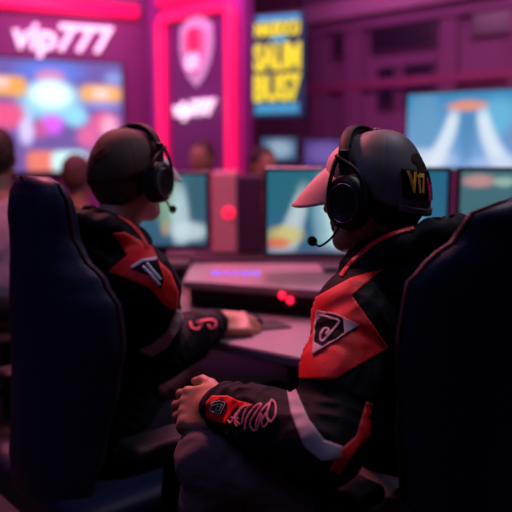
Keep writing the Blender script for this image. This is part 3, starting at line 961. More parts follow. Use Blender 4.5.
def fn_wall_(x, y):
    c = mixc((.16, .09, .32), (.14, .10, .38), y)
    c = mixc(c, (.10, .20, .75), blob(x, y, .40, .90, .28, .10) * .9)
    c = mixc(c, (.75, .25, .45), blob(x, y, .40, .86, .12, .06) * .8)
    c = mixc(c, (.35, .75, .95), blob(x, y, .40, .64, .25, .17) * .9)
    c = mixc(c, (.80, 1.0, 1.1), blob(x, y, .40, .70, .17, .12) * 1.0)
    c = mixc(c, (.30, .70, .95), blob(x, y, .60, .50, .10, .09) * .9)
    c = mixc(c, (.35, .62, .95), blob(x, y, .21, .52, .05, .10) * .9)
    c = mixc(c, (.75, .12, .95), blob(x, y, .40, .43, .09, .09) * .95)
    c = mixc(c, (.62, .10, .30), blob(x, y, .30, .38, .07, .08) * .8)
    c = mixc(c, (.85, .38, .08), blob(x, y, .08, .76, .13, .09, 4) * .95)
    c = mixc(c, (.90, .60, .60), blob(x, y, .02, .79, .06, .05) * .8)
    c = mixc(c, (.88, .42, .12), blob(x, y, .82, .72, .18, .08, 4) * .95)
    c = mixc(c, (.95, .68, .66), blob(x, y, .82, .72, .08, .05) * .85)
    c = mixc(c, (.25, .35, .75), blob(x, y, .93, .86, .08, .06) * .8)
    c = mixc(c, (.30, .35, .85), blob(x, y, .82, .61, .16, .03) * .8)
    c = mixc(c, (.85, .10, .24), blob(x, y, .05, .50, .14, .12) * .9)
    c = mixc(c, (.85, .12, .28), blob(x, y, .84, .45, .13, .10) * .85)
    c = mixc(c, (.88, .45, .66), blob(x, y, .88, .40, .07, .12) * .8)
    c = mixc(c, (.80, .14, .34), blob(x, y, .70, .32, .10, .10) * .85)
    c = mixc(c, (.70, .60, .98), blob(x, y, .19, .36, .06, .12) * .9)
    c = mixc(c, (.80, .20, .14), blob(x, y, .30, .09, .12, .10, 4) * .95)
    c = mixc(c, (.60, .90, .92), blob(x, y, .53, .09, .15, .10, 4) * .95)
    c = mixc(c, (.60, .30, .28), blob(x, y, .74, .10, .05, .10) * .7)
    return c

def monitor(px0, px1, pyt, pyb, Y, desk_z, fn, label, yaw=0.0, stand=True):
    """a monitor whose screen centre lies where the photo shows it"""
    c = (at(px0, pyt, Y) + at(px1, pyb, Y)) / 2; c.y = Y
    wd = (at(px1, pyt, Y) - at(px0, pyt, Y)).x; ht = at(px0, pyt, Y).z - at(px0, pyb, Y).z
    R = Matrix.Rotation(yaw, 3, 'Z')
    root = thing('monitor', (c.x, c.y + .06, desk_z), label, 'monitor', 'gaming monitors on the desk risers', R)
    def w(a, b, d): return c + R @ Vector((a, b, d))
    bz = .012
    bm = bmesh.new()
    box_bm(bm, w(0, .012, 0), (wd + bz * 2, .018, ht + bz * 2.4), R, .004)
    link('rear_shell', bm_mesh(bm), M_MONITOR, root, False)
    box('rear_bulge', w(0, .035, -.01), (wd * .5, .04, ht * .55), M_MONITOR, root, R, .015, 3)
    bm = bmesh.new()
    for a, d, sx, sz in ((0, ht / 2 + bz * .5, wd + bz * 2, bz), (0, -ht / 2 - bz * .7, wd + bz * 2, bz * 1.4), (-wd / 2 - bz / 2, 0, bz, ht), (wd / 2 + bz / 2, 0, bz, ht)):
        box_bm(bm, w(a, -.0, d), (sx, .014, sz), R, .002)
    link('bezel', bm_mesh(bm), M_MONITOR, root, False)
    screen_panel('screen', w(-wd / 2, -.001, -ht / 2), R @ Vector((wd, 0, 0)), Vector((0, 0, ht)), fn, root, gain=.85)
    zb = desk_z
    box('stand_neck', V(*(w(0, .062, 0).xy), (c.z + zb) / 2), (.05, .022, c.z - zb), M_MONITOR, root, R, .005)
    box('stand_foot', V(*(w(0, .06, 0).xy), zb + .008), (.24, .17, .014), M_MONITOR, root, R, .006, 3)
    return root

# ================================================================== DESKS
DZ = .74
def slab(name, poly, z0, z1, material, parent=None, bev=.004):
    bm = bmesh.new(); a = [bm.verts.new((x, y, z0)) for x, y in poly]; b = [bm.verts.new((x, y, z1)) for x, y in poly]
    n = len(poly); bm.faces.new(a[::-1]); bm.faces.new(b)
    for i in range(n): bm.faces.new((a[i], a[(i + 1) % n], b[(i + 1) % n], b[i]))
    bmesh.ops.recalc_face_normals(bm, faces=bm.faces)
    bmesh.ops.bevel(bm, geom=list(bm.edges), offset=bev, segments=2, affect='EDGES')
    return link(name, bm_mesh(bm), material, parent, smooth=False)
def desk(loc, poly, label, legs, z=DZ):
    root = thing('desk', (*loc, 0), label, 'desk', None)
    slab('desktop', poly, z - .028, z, M_DESK, root)
    for x, y in legs: box('leg', (x, y, (z - .028) / 2), (.05, .05, z - .03), M_DESKD, root)
    return root
e1 = at(168, 300, 2.55).xy; e2 = at(212, 344, 2.0).xy; e3 = at(300, 367, 1.80).xy
desk((.2, 2.3), [(-.62, 2.62), (e1[0] - .02, 2.50), (e2[0] - .02, e2[1]), (e3[0], e3[1]), (.42, 1.72), (1.25, 1.72), (1.35, 3.05), (-.62, 3.05)],
     'pale pink lit gaming desk with an angled front edge between the players', [(-.55, 2.72), (1.2, 1.85), (1.25, 2.95), (-.55, 2.97), (.12, 2.1)])
dk = [o for o in COL.objects if o.name.startswith('desk') and o.parent is None][0]
q = at(146, 370, 2.42)
box('drawer_unit', (q.x, 2.62, .355), (.12, .36, .70), M_DESK, dk, None, .004)
# long riser carrying the centre and right monitors
def riser(poly, z0, z1, label, loc, feet):
    root = thing('desk_riser', (*loc, z0), label, 'riser', 'raised shelves on the desk')
    slab('shelf_board', poly, z1 - .026, z1, M_DESK, root, .006)
    slab('box_body', feet, z0, z1 - .0265, M_BLKM, root)
    return root
RZ = .835
a0 = at(183, 286, 2.42).xy; a1 = at(350, 297, 2.20).xy
r1 = riser([(a0[0], a0[1]), (a1[0], a1[1]), (1.15, 2.16), (1.2, 2.84), (a0[0] - .01, 2.84)], DZ + .001, RZ, 'long pale riser with coloured lights under the centre and right monitors', (.3, 2.5),
      [(a0[0] + .02, a0[1] + .04), (a1[0], a1[1] + .035), (1.13, 2.20), (1.18, 2.80), (a0[0] + .02, 2.80)])
# lights let into the riser
for k, (px, m_) in enumerate([(216, M_LEDB), (226, M_LEDV), (236, M_LEDV), (246, M_LEDB), (256, M_LEDB)]):
    q = at(px, 275, 2.60)
    box('strip_light', (q.x, 2.58, RZ + .003), (.030, .014, .005), m_, r1, None, .001)
for px, py in ((282, 295), (290, 300)):
    q = at(px, py, 2.27)
    me = lathe_mesh([(.012, 0), (.012, .006), (.008, .010), (.001, .011)], 20, Matrix.Translation((q.x, q.y - .004, q.z)) @ Matrix.Rotation(PI / 2, 4, 'X'))
    link('red_light', me, M_LEDR, r1)
b0 = at(140, 268, 2.95).xy; b1 = at(192, 268, 2.86).xy
r2 = riser([(-.62, 2.86), (a0[0] - .03, 2.86), (a0[0] - .03, 3.22), (-.62, 3.22)], DZ + .001, RZ, 'short pale riser under the left monitor', (-.4, 3.0), [(-.60, 2.89), (a0[0] - .05, 2.89), (a0[0] - .05, 3.18), (-.60, 3.18)])

monitor(266, 446, 171, 253, 2.62, RZ, fn_game, 'centre monitor showing a misty blue arena, partly behind the foreground player')
monitor(112, 206, 175, 245, 2.98, RZ, fn_left, 'left monitor with blue green picture beside the face of the left player')
monitor(458, 640, 171, 253, 2.66, RZ, fn_right, 'right monitor with green and teal picture at the right edge')

# mouse and mouse pad under the hand
mp = slab('mousepad', [tuple(at(x, y, Y).xy) for x, y, Y in ((208, 340, 2.03), (292, 327, 2.13), (276, 318, 2.22), (222, 324, 2.19))], DZ + .001, DZ + .005, M_PAD, None, .001)
tag(mp, 'dark mouse pad on the pale desk under the hand', 'mouse pad')
ms = at(246, 322, 2.14); ms.z = DZ + .006
mr = thing('computer_mouse', (ms.x, ms.y, DZ + .006), 'black computer mouse under the left player\'s hand', 'mouse', None, frame((.9, .5, 0)))
Mm = mr.matrix_world.copy(); Rm3 = frame((.9, .5, 0))
link('shell', sdf_mesh([Ell(ms + V(0, 0, .012), Rm3, [.056, .031, .020], .01), RBox(ms + V(0, 0, .006), Rm3, [.04, .02, .001], .006, .01)], .002), M_BLK, mr)
link('scroll_wheel', lathe_mesh([(.007, -.003), (.008, 0), (.007, .003)], 16, Matrix.Translation(ms + Rm3 @ V(.035, 0, .026)) @ Rm3.to_4x4() @ Matrix.Rotation(PI / 2, 4, 'X')), M_FOAM, mr)

# ---------------------------------------------------------------- second row: computers, far monitors, far desk
def far_desk(x0, x1, y0, y1, label):
    root = thing('desk', ((x0 + x1) / 2, (y0 + y1) / 2, 0), label, 'desk', None)
    slab('desktop', [(x0, y0), (x1, y0), (x1, y1), (x0, y1)], .71, .74, M_DESKD, root)
    for x in (x0 + .06, x1 - .06):
        for y in (y0 + .06, y1 - .06): box('leg', (x, y, .355), (.05, .05, .71), M_DESKD, root)
far_desk(-1.0, .75, 3.55, 4.12, 'dark desk of the second row behind the monitors')
q0 = at(212, 176, 3.8); q1 = at(236, 176, 3.8)
pt = thing('computer_tower', ((q0.x + q1.x) / 2, 3.9, .742), 'pink lit computer tower with a glowing red fan on the far desk', 'computer')
cx = (q0.x + q1.x) / 2
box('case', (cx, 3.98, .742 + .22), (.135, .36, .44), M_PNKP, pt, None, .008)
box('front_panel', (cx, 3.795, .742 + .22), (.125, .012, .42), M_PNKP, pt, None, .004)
z_ = at(233, 213, 3.79).z
link('fan_light', lathe_mesh([(.026, 0), (.031, .003), (.028, .008), (.001, .008)], 28, Matrix.Translation((cx + .025, 3.787, z_)) @ Matrix.Rotation(PI / 2, 4, 'X')), M_LEDR, pt)
q = at(249, 200, 3.9)
pt2 = thing('computer_tower', (q.x, 3.95, .742), 'dark plum computer tower between the left and centre monitors', 'computer')
box('case', (q.x+.01, 4.0, .742 + .21), (.13, .36, .42), mat('plum_case', (.06, .02, .06), .4), pt2, None, .008)
box('front_panel', (q.x, 3.815, .742 + .21), (.14, .012, .40), MATS['plum_case'], pt2, None, .004)
def fn_pale(x, y):
    return mixc((.06, .12, .26), (.30, .42, .55), blob(x, y, .5, .5, .4, .4))
def fn_violet(x, y):
    return mixc((.08, .04, .20), (.16, .10, .38), blob(x, y, .5, .5, .4, .4))
def far_monitor(px0, px1, pyt, pyb, Y, fn, label):
    c = (at(px0, pyt, Y) + at(px1, pyb, Y)) / 2; wd = (at(px1, pyt, Y) - at(px0, pyt, Y)).x; ht = at(px0, pyt, Y).z - at(px0, pyb, Y).z
    root = thing('monitor', (c.x, Y + .05, 0.0), label, 'monitor')
    box('rear_shell', (c.x, Y + .015, c.z), (wd + .03, .024, ht + .03), M_MONITOR, root)
    screen_panel('screen', V(c.x - wd / 2, Y - .001, c.z - ht / 2), V(wd, 0, 0), V(0, 0, ht), fn, root, 16, 10)
    box('stand_pole', (c.x, Y + .05, (c.z) / 2 + .01), (.06, .03, c.z - .02), M_MONITOR, root)
    box('stand_foot', (c.x, Y + .05, .012), (.26, .26, .024), M_MONITOR, root)
far_monitor(262, 296, 138, 160, 5.3, fn_pale, 'small far screen glowing pale blue left of the grey cap')
far_monitor(304, 345, 140, 166, 5.6, fn_violet, 'small far screen glowing dim violet behind the cap visor')

# large display on a stand at the right
tY = 4.3
t0 = at(408, 95, tY + .12); t1 = at(540, 86, tY - .35)
zb = at(408, 168, tY).z; zt = t0.z
U = V(t1.x - t0.x, t1.y - t0.y, 0)
Rt = frame(V(U.y, -U.x, 0).normalized())  # faces us
tv = thing('television', (t0.x + U.x / 2, t0.y + U.y / 2 + .06, 0), 'large wall sized display with blue white game picture behind the right monitor', 'television')
nrm = V(U.y, -U.x, 0).normalized()
Rtv = Matrix((U.normalized(), -nrm, V(0, 0, 1))).transposed()
cc = t0 + U / 2; cc.z = (zt + zb) / 2
box('rear_shell', cc - nrm * .03, (U.length + .03, .05, zt - zb + .03), M_MONITOR, tv, Rtv, .006)
screen_panel('screen', V(t0.x, t0.y, zb) + nrm * -.003, U, V(0, 0, zt - zb), fn_tv, tv, 90, 50)
box('stand_pole', (cc.x - nrm.x * .07, cc.y - nrm.y * .07, zb / 2 + .06), (.09, .05, zb + .1), M_MONITOR, tv, Rtv)
box('stand_foot', (cc.x - nrm.x * .07, cc.y - nrm.y * .07, .015), (.9, .5, .03), M_MONITOR, tv, Rtv)

# ================================================================== THE ROOM
def wall(name, a, b, z0, z1, material, th=.12):
    a = Vector(a); b = Vector(b); d = (b - a); n = Vector((-d.y, d.x)).normalized()
    c = (a + b) / 2 + n * th / 2
    R = Matrix.Rotation(math.atan2(d.y, d.x), 3, 'Z')
    o = box(name, (c.x, c.y, (z0 + z1) / 2), (d.length, th, z1 - z0), material, None, R, 0)
    return tag(o, kind='structure')
o = box('floor', (0, 3.2, -.05), (9, 11, .1), M_FLOOR, None, None, 0); tag(o, kind='structure')
o = box('ceiling', (0, 3.2, 3.65), (9, 11, .1), M_CEIL, None, None, 0); tag(o, kind='structure')
LA = at(0, 100, 6.0).xy; LB = at(136, 100, 6.45).xy
dl = (LB - LA).normalized()
wall('wall_left', LA - dl * 2.4, LB + dl * .22, 0, 3.6, M_WALLP)
RA = at(300, 60, 7.0).xy; RB = at(440, 60, 6.0).xy
dr = (RB - RA).normalized()
RS = RA - dr * 1.2
wall('wall_back', LB + dl * .22, RS, 0, 3.6, M_WALLM)
wall('wall_right', RS, RB + dr * 2.8, 0, 3.6, M_WALLR)

# --- lit sign wall on the left
nl = Vector((dl.y, -dl.x))      # towards the room
Rl = Matrix((V(dl.x, dl.y, 0), V(-nl.x, -nl.y, 0), V(0, 0, 1))).transposed()
def onplane(px, py, A_, d_):
    """point of the vertical plane through A_ along d_ that the photo shows at px,py"""
    o_ = Vector((0, 0, CAM_Z)); r = (at(px, py, 1.0) - o_)
    n_ = Vector((-d_.y, d_.x)); t = (A_ - Vector((0, 0))).dot(n_) / Vector((r.x, r.y)).dot(n_)
    return o_ + r * t
# neon strip
p = onplane(-70, -3, LA, dl); q = onplane(137, 13, LA, dl)
zm = q.z
off = V(nl.x, nl.y, 0) * .05
p = V(p.x, p.y, zm) + off; q = V(q.x, q.y, zm) + off
strip = link('neon_strip', tube_mesh([p, p.lerp(q, .5), q - (q - p).normalized() * .0], .062, 14, flat=(V(nl.x, nl.y, 0), .5)), M_NEON); tag(strip, 'long pink neon strip across the top of the left sign wall', 'light')
bx_ = thing('wordmark_sign', onplane(64, 42, LA, dl) + off * .6, 'white glowing vip777 wordmark on the left plum wall above the game screen', 'sign')
def wall_text(txt, px0, px1, pyc, A_, d_, depth, name, material, parent, shear=.2, bold=.02, hscale=1.0, space=1.0, lift=.04, aspect=None):
    a = onplane(px0, pyc, A_, d_); b = onplane(px1, pyc, A_, d_); c = (a + b) / 2
    wd = (Vector((b.x, b.y)) - Vector((a.x, a.y))).length
    me = text_mesh(txt, 1.0, depth, shear, bold, space)
    xs = [v.co.x for v in me.vertices]; ys = [v.co.y for v in me.vertices]
    s = wd / (max(xs) - min(xs)); cx_ = (max(xs) + min(xs)) / 2; cy_ = (max(ys) + min(ys)) / 2
    sy = s * hscale
    if aspect: sy = aspect / (max(ys) - min(ys))
    n_ = Vector((d_.y, -d_.x))
    for v in me.vertices:
        x, y, z = v.co
        v.co = V(c.x, c.y, c.z) + V(d_.x, d_.y, 0) * ((x - cx_) * s) + V(0, 0, (y - cy_) * sy) + V(n_.x, n_.y, 0) * (lift + z)
    return link(name, me, material, parent, smooth=False)
hgt = onplane(64, 25, LA, dl).z - onplane(64, 60, LA, dl).z
wall_text('vip777', 13, 113, 42.5, LA, dl, .02, 'lettering', M_SIGNW, bx_, .16, .022, aspect=hgt)
# game display wall
g = thing('led_display', onplane(60, 165, LA, dl), 'wide colourful slot game display below the vip777 wordmark', 'display')
a = onplane(-60, 168, LA, dl); b = onplane(122, 168, LA, dl); zt = onplane(60, 62, LA, dl).z; zb_ = a.z * 0 + onplane(60, 171, LA, dl).z
U = V(b.x - a.x, b.y - a.y, 0)
off2 = V(nl.x, nl.y, 0)
cc = (a + b) / 2; cc.z = (zt + zb_) / 2
box('display_frame', cc + off2 * .04, (U.length + .04, .07, zt - zb_ + .04), M_MONITOR, g, Rl, .006)
xa = (onplane(0, 100, LA, dl) - V(a.x, a.y, 0)); fr0 = Vector((xa.x, xa.y)).length / U.length
screen_panel('screen', V(a.x, a.y, zb_) + off2 * .078, U, V(0, 0, zt - zb_), lambda x, y: fn_wall(((x - fr0) / (1 - fr0)) if x > fr0 else (abs(x - fr0) * 1.3), y), g, 120, 60)

# --- arch sign panel standing across the corner
SA = at(150, 100, 6.35).xy; SB = at(244, 100, 5.55).xy; ds = (SB - SA).normalized(); ns = Vector((ds.y, -ds.x))
Rs = Matrix((V(ds.x, ds.y, 0), V(-ns.x, -ns.y, 0), V(0, 0, 1))).transposed()
sg = thing('sign_wall', ((SA.x + SB.x) / 2 , (SA.y + SB.y) / 2, 0), 'tall magenta sign panel with pink neon arch, shield and small vip777 wordmark', 'sign')
c = (SA + SB) / 2 - ns * .05
box('panel', (c.x, c.y, 1.75), ((SB - SA).length, .10, 3.5), M_WALLM, sg, Rs, .004)
nv = V(ns.x, ns.y, 0)
# inner dark plum board
zt = onplane(197, 18, SA, ds).z
i0 = onplane(172, 100, SA, ds); i1 = onplane(229, 100, SA, ds); cc = (i0 + i1) / 2; zlow = onplane(197, 190, SA, ds).z
box('inner_board', (cc.x + nv.x * .012, cc.y + nv.y * .012, (zt + zlow) / 2), ((i1 - i0).length, .02, zt - zlow), mat('deep_plum_board', (.20, .03, .20), .5), sg, Rs, .004)
# neon arch
L0 = onplane(166, 100, SA, ds); R0 = onplane(235, 100, SA, ds); ztop = onplane(197, 11.5, SA, ds).z
zlo = .35; rad_ = .10
ex = V(ds.x, ds.y, 0); Lx = 0; Rx = (V(R0.x, R0.y, 0) - V(L0.x, L0.y, 0)).length
base = V(L0.x, L0.y, 0) + nv * .05
path = [base + V(0, 0, zlo)]
for z in (1.0, 1.6, 2.0, ztop - rad_ - .02): path.append(base + V(0, 0, z))
for k in range(1, 7):
    a_ = PI - PI / 2 * k / 6; path.append(base + ex * (rad_ + rad_ * math.cos(a_)) + V(0, 0, ztop - rad_ + rad_ * math.sin(a_)))
for k in range(0, 7):
    a_ = PI / 2 - PI / 2 * k / 6; path.append(base + ex * (Rx - rad_ + rad_ * math.cos(a_)) + V(0, 0, ztop - rad_ + rad_ * math.sin(a_)))
for z in (ztop - rad_ - .1, 2.0, 1.6, 1.0, zlo): path.append(base + ex * Rx + V(0, 0, z))
link('neon_arch', tube_mesh(path, .056, 12, flat=(nv, .6)), M_NEON, sg)
sp_ = onplane(162, 3, SA, ds); sq = onplane(214, -3, SA, ds); zz = (sp_.z + sq.z) / 2 + .03
link('neon_bar', tube_mesh([V(sp_.x, sp_.y, zz) + nv * .04, V(sq.x, sq.y, zz) + nv * .04], .045, 12, flat=(nv, .6)), M_NEON, sg)
# shield
sc_ = onplane(200, 53, SA, ds); k_ = 1 / FPX * 5.95 * 1.22
def shield(scale, lift, th, material, name, par):
    o = [(-18, 22), (-8, 27), (0, 30), (8, 27), (18, 22), (19, 5), (16, -8), (9, -20), (0, -28), (-9, -20), (-16, -8), (-19, 5)]
    vs = []
    for t_ in (0, th):
        for x, y in o: vs.append(sc_ + ex * (x * k_ * scale) + V(0, 0, y * k_ * scale * .95) + nv * (lift + t_))
    n_ = len(o); fs = [tuple(range(n_)), tuple(range(2 * n_ - 1, n_ - 1, -1))] + [(i, (i + 1) % n_, n_ + (i + 1) % n_, n_ + i) for i in range(n_)]
    me = pymesh(vs, fs); bm = bmesh.new(); bm.from_mesh(me); bmesh.ops.recalc_face_normals(bm, faces=bm.faces); bm.to_mesh(me); bm.free()
    return link(name, me, material, par, smooth=False)
s1 = shield(.98, .03, .02, mat('mauve_sign_face', (.6, .4, .6), .5, emit=(.62, .30, .55), strength=.6), 'shield', sg)
shield(.70, .05, .01, mat('rose_sign_face', (.5, .15, .3), .5, emit=(.55, .12, .28), strength=.7), 'shield_field', s1)
bm = bmesh.new(); box_bm(bm, sc_ + V(0, 0, .10) + nv * .07, (.13, .02, .17), Rs, .02); link('shield_emblem', bm_mesh(bm), mat('red_sign_face', (1, .03, .1), .5, emit=(1, .01, .09), strength=.95), s1, False)
bm = bmesh.new(); box_bm(bm, sc_ + V(0, 0, -.075) + nv * .07, (.12, .02, .12), Rs, .04, 3); link('shield_emblem', bm_mesh(bm), mat('pale_sign_face', (1, .7, .85), .5, emit=(.95, .5, .72), strength=.8), s1, False)
hgt = onplane(197, 101, SA, ds).z - onplane(197, 121, SA, ds).z
wall_text('vip777', 179, 220, 110.5, SA, ds, .015, 'lettering', M_SIGNW, sg, .2, .05, aspect=hgt, lift=.05)

# --- yellow lettered banner board
BA = at(252, 60, 5.0).xy; BB = at(304, 60, 4.85).xy; db = (BB - BA).normalized(); nb_ = Vector((db.y, -db.x)); Rb = Matrix((V(db.x, db.y, 0), V(-nb_.x, -nb_.y, 0), V(0, 0, 1))).transposed()
zt = onplane(278, 13, BA, db).z; zl = onplane(278, 117, BA, db).z; c = (BA + BB) / 2
bn = thing('banner_board', (c.x, c.y, zl), 'navy hanging board with yellow lettering SAUM BUS7 between arch and right wall', 'sign')
box('board', (c.x - nb_.x * .02, c.y - nb_.y * .02, (zt + zl) / 2), ((BB - BA).length, .04, zt - zl), M_BOARD, bn, Rb, .004)
def bstrip(px0, px1, py0, py1, name):
    a = onplane(px0, py0, BA, db); b = onplane(px1, py1, BA, db)
    box(name, ((a.x + b.x) / 2 + nb_.x * .006, (a.y + b.y) / 2 + nb_.y * .006, (a.z + b.z) / 2), ((Vector((b.x, b.y)) - Vector((a.x, a.y))).length, .012, abs(a.z - b.z)), M_BOARDC, bn, Rb, .002)
bstrip(256, 299, 104, 113, 'cyan_strip'); bstrip(258, 300, 17, 20, 'cyan_strip'); bstrip(272, 287, 36, 42, 'cyan_strip')
def btext(t, px0, px1, py0, py1, bold=.05):
    h_ = onplane((px0 + px1) / 2, py0, BA, db).z - onplane((px0 + px1) / 2, py1, BA, db).z
    wall_text(t, px0, px1, (py0 + py1) / 2, BA, db, .01, 'lettering', M_BYEL, bn, 0, bold, aspect=h_, lift=.012)
btext('NAUSOCU', 256, 300, 22, 36, .035); btext('SAUM', 255, 301, 43, 71, .04); btext('BUS7', 255, 301, 74, 102, .04)
for px in (258, 298):
    a = onplane(px, 15, BA, db); link('hanging_rod', tube_mesh([V(a.x - nb_.x * .02, a.y - nb_.y * .02, zt), V(a.x - nb_.x * .02, a.y - nb_.y * .02, 3.6)], .008, 8), M_BLK, bn)

# --- right wall: cornice beam, pilasters, recessed dark windows
nr = Vector((dr.y, -dr.x)); Rr = Matrix((V(dr.x, dr.y, 0), V(-nr.x, -nr.y, 0), V(0, 0, 1))).transposed()
def on_r(px, py): return onplane(px, py, RA, dr)
def wbox(name, px0, px1, z0, z1, depth, material, lift=0.0, parent=None, kind=True):
    a = on_r(px0, 60); b = on_r(px1, 60); c = (a + b) / 2
    o = box(name, (c.x + nr.x * (lift + depth / 2 - .001), c.y + nr.y * (lift + depth / 2 - .001), (z0 + z1) / 2), (Vector((b.x - a.x, b.y - a.y)).length, depth, z1 - z0), material, parent, Rr, .006)
    if kind and parent is None: tag(o, kind='structure')
    return o
zc = on_r(340, 16).z
wbox('trim_1', 246, 600, zc - .05, zc + .10, .14, M_BEAM)
wbox('trim_2', 246, 600, zc - .16, zc - .06, .07, M_WALLR)
zlb = on_r(400, 84).z
wbox('trim_3', 246, 600, zlb - .03, zlb + .05, .06, mat('plum_beam_paint', (.30, .05, .16), .6))
k = 4
for px in (322, 356, 450, 520):
    wbox('trim_%d' % k, px - 9, px + 9, 0, zc - .12, .05, M_WALLR); k += 1
n = 1
def window(px0, px1, py0, py1):
    global n
    xm = (px0 + px1) / 2; z1 = on_r(xm, py0).z; z0 = on_r(xm, py1).z
    fr = wbox('window_%d' % n, px0, px1, z0, z1, .035, mat('plum_frame_paint', (.13, .04, .12), .6)); n += 1
    a = on_r(px0 + 2, 60); b = on_r(px1 - 2, 60); c = (a + b) / 2
    box('pane', (c.x + nr.x * .038, c.y + nr.y * .038, (z0 + z1) / 2), (Vector((b.x - a.x, b.y - a.y)).length, .012, z1 - z0 - .05), M_WINDK, fr, Rr, 0)
window(306, 312, 38, 62); window(372, 437, 24, 52); window(472, 530, 8, 36); window(335, 346, 34, 60)
window(380, 398, 66, 110); window(405, 436, 62, 108); window(306, 313, 72, 118)
tg = on_r(388, 1)
o = link('spot_lamp', lathe_mesh([(.02, -.05), (.05, -.04), (.055, .03), (.05, .04), (.001, .04)], 24, Matrix.Translation(tg + V(nr.x, nr.y, 0) * .12 + V(0, 0, .06)) @ Matrix.Rotation(PI, 4, 'X')), M_LEDR)
tag(o, 'small red lamp at the top of the right wall above the dark windows', 'lamp')

# ================================================================== PEOPLE IN THE BACKGROUND
def bystander(px, py, Y, face, label, shirt, hair, skin=M_SKIN_TAN, sitting=True, vox=.009, headpx=None):
    f = Vector((*face, 0)).normalized(); l = Vector((-f.y, f.x, 0)); u = V(0, 0, 1)
    H = at(px, py, Y); HRm = frame(f)
    g0 = H.z - (1.22 if sitting else 1.62)       # seat or ground adjustment
    N = H + V(0, 0, -.17) - f * .03; PV = N + V(0, 0, -.50)
    R = frame(f)
    root = thing('person', (PV.x, PV.y, 0), label, 'person', None)
    P = head_prims(H, HRm) + [Cap(H + V(0, 0, -.05), N, .055, .06, .03), Ell(N + V(0, 0, -.20), R, [.10, .15, .20], .05), Ell(PV, R, [.12, .15, .14], .05)]
    S_ = [Ell(N + V(0, 0, -.22), R, [.125, .18, .21], .05), Ell(N + V(0, 0, -.40), R, [.13, .165, .17], .05)]
    T = [Ell(PV, R, [.13, .165, .12], .04)]
    shoes = []
    for q in (1, -1):
        S = N + l * q * .18 + V(0, 0, -.07); E = S + l * q * .05 - f * .02 + V(0, 0, -.27); W = E + f * .23 + V(0, 0, .02)
        P += [Cap(N + V(0, 0, -.05), S, .05, .05, .04), Cap(S, E, .045, .038, .03), Cap(E, W, .038, .027, .02)]
        P += build_hand(W, f, V(0, 0, 1) if True else l, l * q, ((.3, .4, .3),) * 4, ((.015, .03, -.01), (.045, .05, -.014), (.07, .055, -.018), (.088, .055, -.02)))
        S_ += [Cap(N + V(0, 0, -.05), S, .055, .06, .05), Cap(S, E, .062, .056, .03), Cap(E, E.lerp(W, .85), .056, .042, .02)]
        hp = PV + l * q * .09
        if sitting:
            K = hp + f * .40 + V(0, 0, -.02); F_ = V(K.x, K.y, .12) + f * .02
        else:
            K = V(hp.x, hp.y, .52); F_ = V(hp.x, hp.y, .12)
        P += [Cap(hp, K, .07, .05, .03), Cap(K, F_, .05, .035, .02)]
        T += [Cap(hp, K, .085, .065, .04), Cap(K, F_ + V(0, 0, .03), .063, .05, .02)]
        shoes.append((F_, f))
    link('body', sdf_mesh(P, vox * .8), skin, root)
    link('shirt', sdf_mesh(S_, vox, fold_noise(24, .003)), shirt, root)
    link('trousers', sdf_mesh(T, vox), M_TROUSER_D, root)
    for F_, f in shoes: link('shoe', sdf_mesh([Ell(F_ + f * .05 + V(0, 0, -.06), R, [.14, .048, .05], .02)], .01), M_SHOE, root)
    def w(a, b, c): return H + HRm @ V(a, b, c)
    hr = [Ell(w(-.022, 0, .052), HRm, [.096, .083, .090], .02), Ell(w(-.045, 0, .0), HRm, [.068, .078, .075], .03), Ell(w(.1, 0, -.02), HRm, [.075, .09, .09], .01, True)]
    link('hair', sdf_mesh(hr, .006, fold_noise(70, .002)), hair, root)
    if sitting:
        st = thing('stool', (PV.x, PV.y, 0), 'dark stool under the ' + label.split(' sitting')[0].split(' at the')[0].split(' below')[0].split(' behind')[0], 'stool')
        zs = PV.z - .125
        link('seat', lathe_mesh([(.16, -.04), (.175, -.03), (.175, -.01), (.15, .0)], 28, Matrix.Translation((PV.x, PV.y, zs))), M_BLKM, st)
        link('pole', tube_mesh([V(PV.x, PV.y, .02), V(PV.x, PV.y, zs - .04)], .03, 12), M_BLKM, st)
        link('base', lathe_mesh([(.20, 0), (.20, .012), (.05, .035), (.03, .04)], 28, Matrix.Translation((PV.x, PV.y, 0))), M_BLKM, st)
    return root
bystander(-3, 158, 3.3, (-.25, 1), 'person with short dark hair and mauve shirt at the left edge', M_PURSH, M_HAIR)
bystander(201, 160, 4.9, (-.3, -1), 'person with brown hair sitting in front of the neon arch', mat('plum_shirt_fabric', (.12, .03, .10), .85), mat('brown_hair', (.06, .022, .015), .7), sitting=True)
bystander(264, 168, 4.6, (.5, -.8), 'person with dark hair and dark red shirt below the yellow lettered board', M_DKSH, M_HAIR)
bystander(78, 178, 4.2, (.2, 1), 'person in a dusty pink shirt behind the left gaming chair', mat('dusty_pink_shirt', (.34, .15, .19), .85), mat('auburn_hair', (.10, .04, .04), .7))

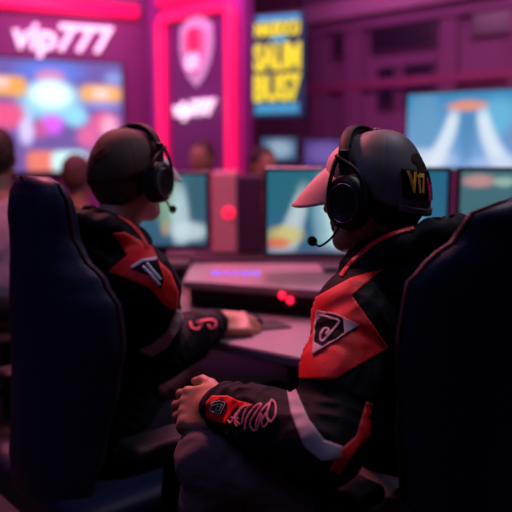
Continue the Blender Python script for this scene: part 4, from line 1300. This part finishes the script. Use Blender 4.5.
# ================================================================== LIGHT
w = bpy.data.worlds.new('w'); scene.world = w; w.use_nodes = True
w.node_tree.nodes['Background'].inputs[0].default_value = (.05, .02, .07, 1); w.node_tree.nodes['Background'].inputs[1].default_value = .12
def area(name, loc, target, size, power, color, sy=None, spread=None):
    L = bpy.data.lights.new(name, 'AREA'); L.energy = power; L.color = color; L.size = size
    if sy: L.shape = 'RECTANGLE'; L.size_y = sy
    if spread: L.spread = RAD(spread)
    o = bpy.data.objects.new(name, L); COL.objects.link(o); o.location = loc
    o.rotation_euler = (Vector(target) - Vector(loc)).to_track_quat('-Z', 'Y').to_euler(); return o
area('stage_light_pink_key', (-.95, 2.85, 3.2), (.1, 1.40, .9), .5, 88, (1, .22, .28))
area('stage_light_top', (1.0, 1.9, 3.2), (.3, 1.45, 1.2), .7, 20, (.85, .75, .95))
area('stage_light_desk', (.1, 4.3, 3.3), (.0, 2.4, .7), .8, 8, (1, .28, .5), None, 38)
area('stage_light_wall_left', (-1.9, 4.3, 3.3), (-1.8, 6.0, 1.6), 1.2, 36, (.90, .26, .62))
area('stage_light_corner', (-.7, 4.6, 3.3), (-.7, 6.3, 1.4), .8, 32, (.95, .2, .70))
area('stage_light_wall_right', (1.6, 3.8, 3.4), (1.8, 6.0, 1.6), 1.5, 50, (.85, .36, .62))
area('front_fill_light', (-1.2, .3, 3.0), (-.3, 1.8, .6), 1.0, 7, (.42, .40, 1))  # added cool fill from the camera side, lifts the navy chairs and sleeves

# ================================================================== CAMERA
cam = bpy.data.cameras.new('camera'); co = bpy.data.objects.new('camera', cam); COL.objects.link(co)
cam.sensor_width = 36; cam.lens = FPX / 512 * 36; co.location = (0, 0, CAM_Z)
co.rotation_euler = (PI / 2 - PITCH, 0, 0); cam.clip_start = .02
cam.dof.use_dof = True; cam.dof.focus_distance = 1.40; cam.dof.aperture_fstop = 1.9
scene.camera = co
scene.view_settings.view_transform = 'Standard'; scene.view_settings.look = 'None'; scene.view_settings.gamma = 1; scene.view_settings.exposure = 0
